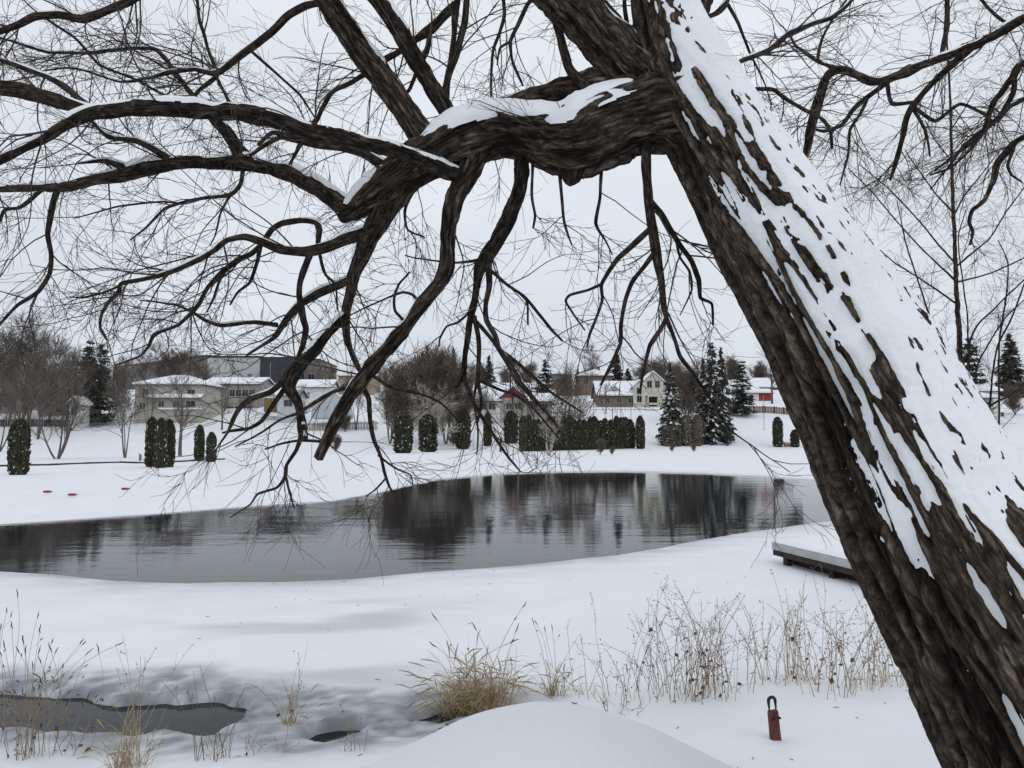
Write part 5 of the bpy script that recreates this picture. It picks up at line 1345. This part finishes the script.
clump('small straw stalks on the snowy lump beside the grey slush', 290, 724, 344, 40, (.3, .65), 9, (.5, 1.1), .13, .16, .5, 1, 4, M_straw, None, GR, 'grass', heads='small')
clump('single thin reddish stalks bending between reeds and yellowish tuft', 70, 752, 345, 0, (0, 0), 8, (.5, 1.3), .3, .25, .8, 2, 6, M_stalk, None, 'weed_clump', 'weeds', heads='long')
clump('low dead twigs lying on the snow bank below the slush', 262, 752, 346, 14, (.15, .3), 7, (.2, .5), .3, .5, .2, 2, 4, M_stalk, None, 'weed_clump', 'weeds')
clump('short stubby stalks on the bank left of the heap of snow', 352, 752, 347, 4, (.15, .3), 6, (.3, .65), .12, .12, .3, 1, 0, M_stalk, None, 'weed_clump', 'weeds')
clump('low twig scraps on the snow at the foot of the weed patch', 622, 712, 348, 0, (0, 0), 12, (.15, .45), .3, .9, .1, 2, 12, M_stalk, None, 'weed_clump', 'weeds')

rng = np.random.default_rng(77)
e = MB(); n = 170
bx = np.concatenate([rng.uniform(-5, 5, 60), rng.uniform(-1, 4.5, 60)]); by = np.concatenate([rng.uniform(5.5, 16, 60), rng.uniform(4, 9, 60)])
bz = height(bx, by)
ok = bz > .07
bx, by, bz = bx[ok], by[ok], bz[ok]; n = len(bx)
a = rng.uniform(0, 6.28, n); L_ = rng.uniform(.008, .04, n)
t_ = np.linspace(-1, 1, 5)[None, :]
pp = np.stack([bx[:, None] + np.cos(a)[:, None] * t_ * L_[:, None], by[:, None] + np.sin(a)[:, None] * t_ * L_[:, None], bz[:, None] + .006 + rng.normal(size=(n, 5)) * .004], -1)
e.add(*tubes(pp, np.tile(np.array([.0025, .003, .003, .0025, .0015]), (n, 1)), 4))
o = e.build('fallen_twigs', M_twig)
tag(o, 'scattered twig bits lying on the near snow', 'twigs', kind='stuff')

# ------------------------------------------------------------------ camera, sky, sun
cam = bpy.data.cameras.new('camera')
cam.sensor_width = 36; cam.lens = 36 * F / 1024; cam.clip_end = 5000; cam.clip_start = .05
co = bpy.data.objects.new('camera', cam); C.objects.link(co)
co.location = (0, 0, EYE); co.rotation_euler = (math.pi / 2 + PITCH, 0, 0)
sc = bpy.context.scene
sc.camera = co
w = bpy.data.worlds.new('World'); sc.world = w; w.use_nodes = True
N, L = w.node_tree.nodes, w.node_tree.links
bg = N['Background']; bg.inputs['Strength'].default_value = .1
sky = N.new('ShaderNodeTexSky'); sky.sky_type = 'NISHITA'; sky.sun_disc = False
SE, SR = rad(48), rad(150)
sky.sun_elevation = SE; sky.sun_rotation = SR
tc = N.new('ShaderNodeTexCoord')
sep = N.new('ShaderNodeSeparateXYZ'); L.new(tc.outputs['Generated'], sep.inputs[0])
cr = N.new('ShaderNodeValToRGB')
e = cr.color_ramp.elements
e[0].position = 0; e[0].color = (.53, .575, .63, 1)
e[1].position = .75; e[1].color = (.79, .82, .855, 1)
x_ = e.new(.16); x_.color = (.635, .675, .725, 1)
L.new(sep.outputs['Z'], cr.inputs[0])
no = N.new('ShaderNodeTexNoise'); no.inputs['Scale'].default_value = 2.2; no.inputs['Detail'].default_value = 4
mp = N.new('ShaderNodeMapping'); mp.inputs['Scale'].default_value = (1, 1, 2.2)
L.new(tc.outputs['Generated'], mp.inputs[0]); L.new(mp.outputs[0], no.inputs['Vector'])
mr = N.new('ShaderNodeMapRange'); mr.inputs['From Min'].default_value = .3; mr.inputs['From Max'].default_value = .7
mr.inputs['To Min'].default_value = 10.9; mr.inputs['To Max'].default_value = 12.6
L.new(no.outputs['Fac'], mr.inputs['Value'])
vm = N.new('ShaderNodeVectorMath'); vm.operation = 'SCALE'
L.new(cr.outputs[0], vm.inputs[0]); L.new(mr.outputs[0], vm.inputs['Scale'])
mx = N.new('ShaderNodeMix'); mx.data_type = 'RGBA'; mx.inputs['Factor'].default_value = .92
L.new(sky.outputs[0], mx.inputs['A']); L.new(vm.outputs[0], mx.inputs['B'])
L.new(mx.outputs['Result'], bg.inputs['Color'])
sl = bpy.data.lights.new('sun', 'SUN'); sl.energy = .4; sl.angle = rad(50); sl.color = (1, .97, .93)
so = bpy.data.objects.new('sun', sl); C.objects.link(so)
sd_ = Vector((math.sin(SR) * math.cos(SE), math.cos(SR) * math.cos(SE), math.sin(SE)))
so.rotation_euler = sd_.to_track_quat('Z', 'Y').to_euler()
so.location = (0, -20, 60)
sc.view_settings.view_transform = 'Standard'; sc.view_settings.look = 'None'
sc.view_settings.exposure = 0; sc.view_settings.gamma = 1; sc.view_settings.use_curve_mapping = False
sc.cycles.max_bounces = 6
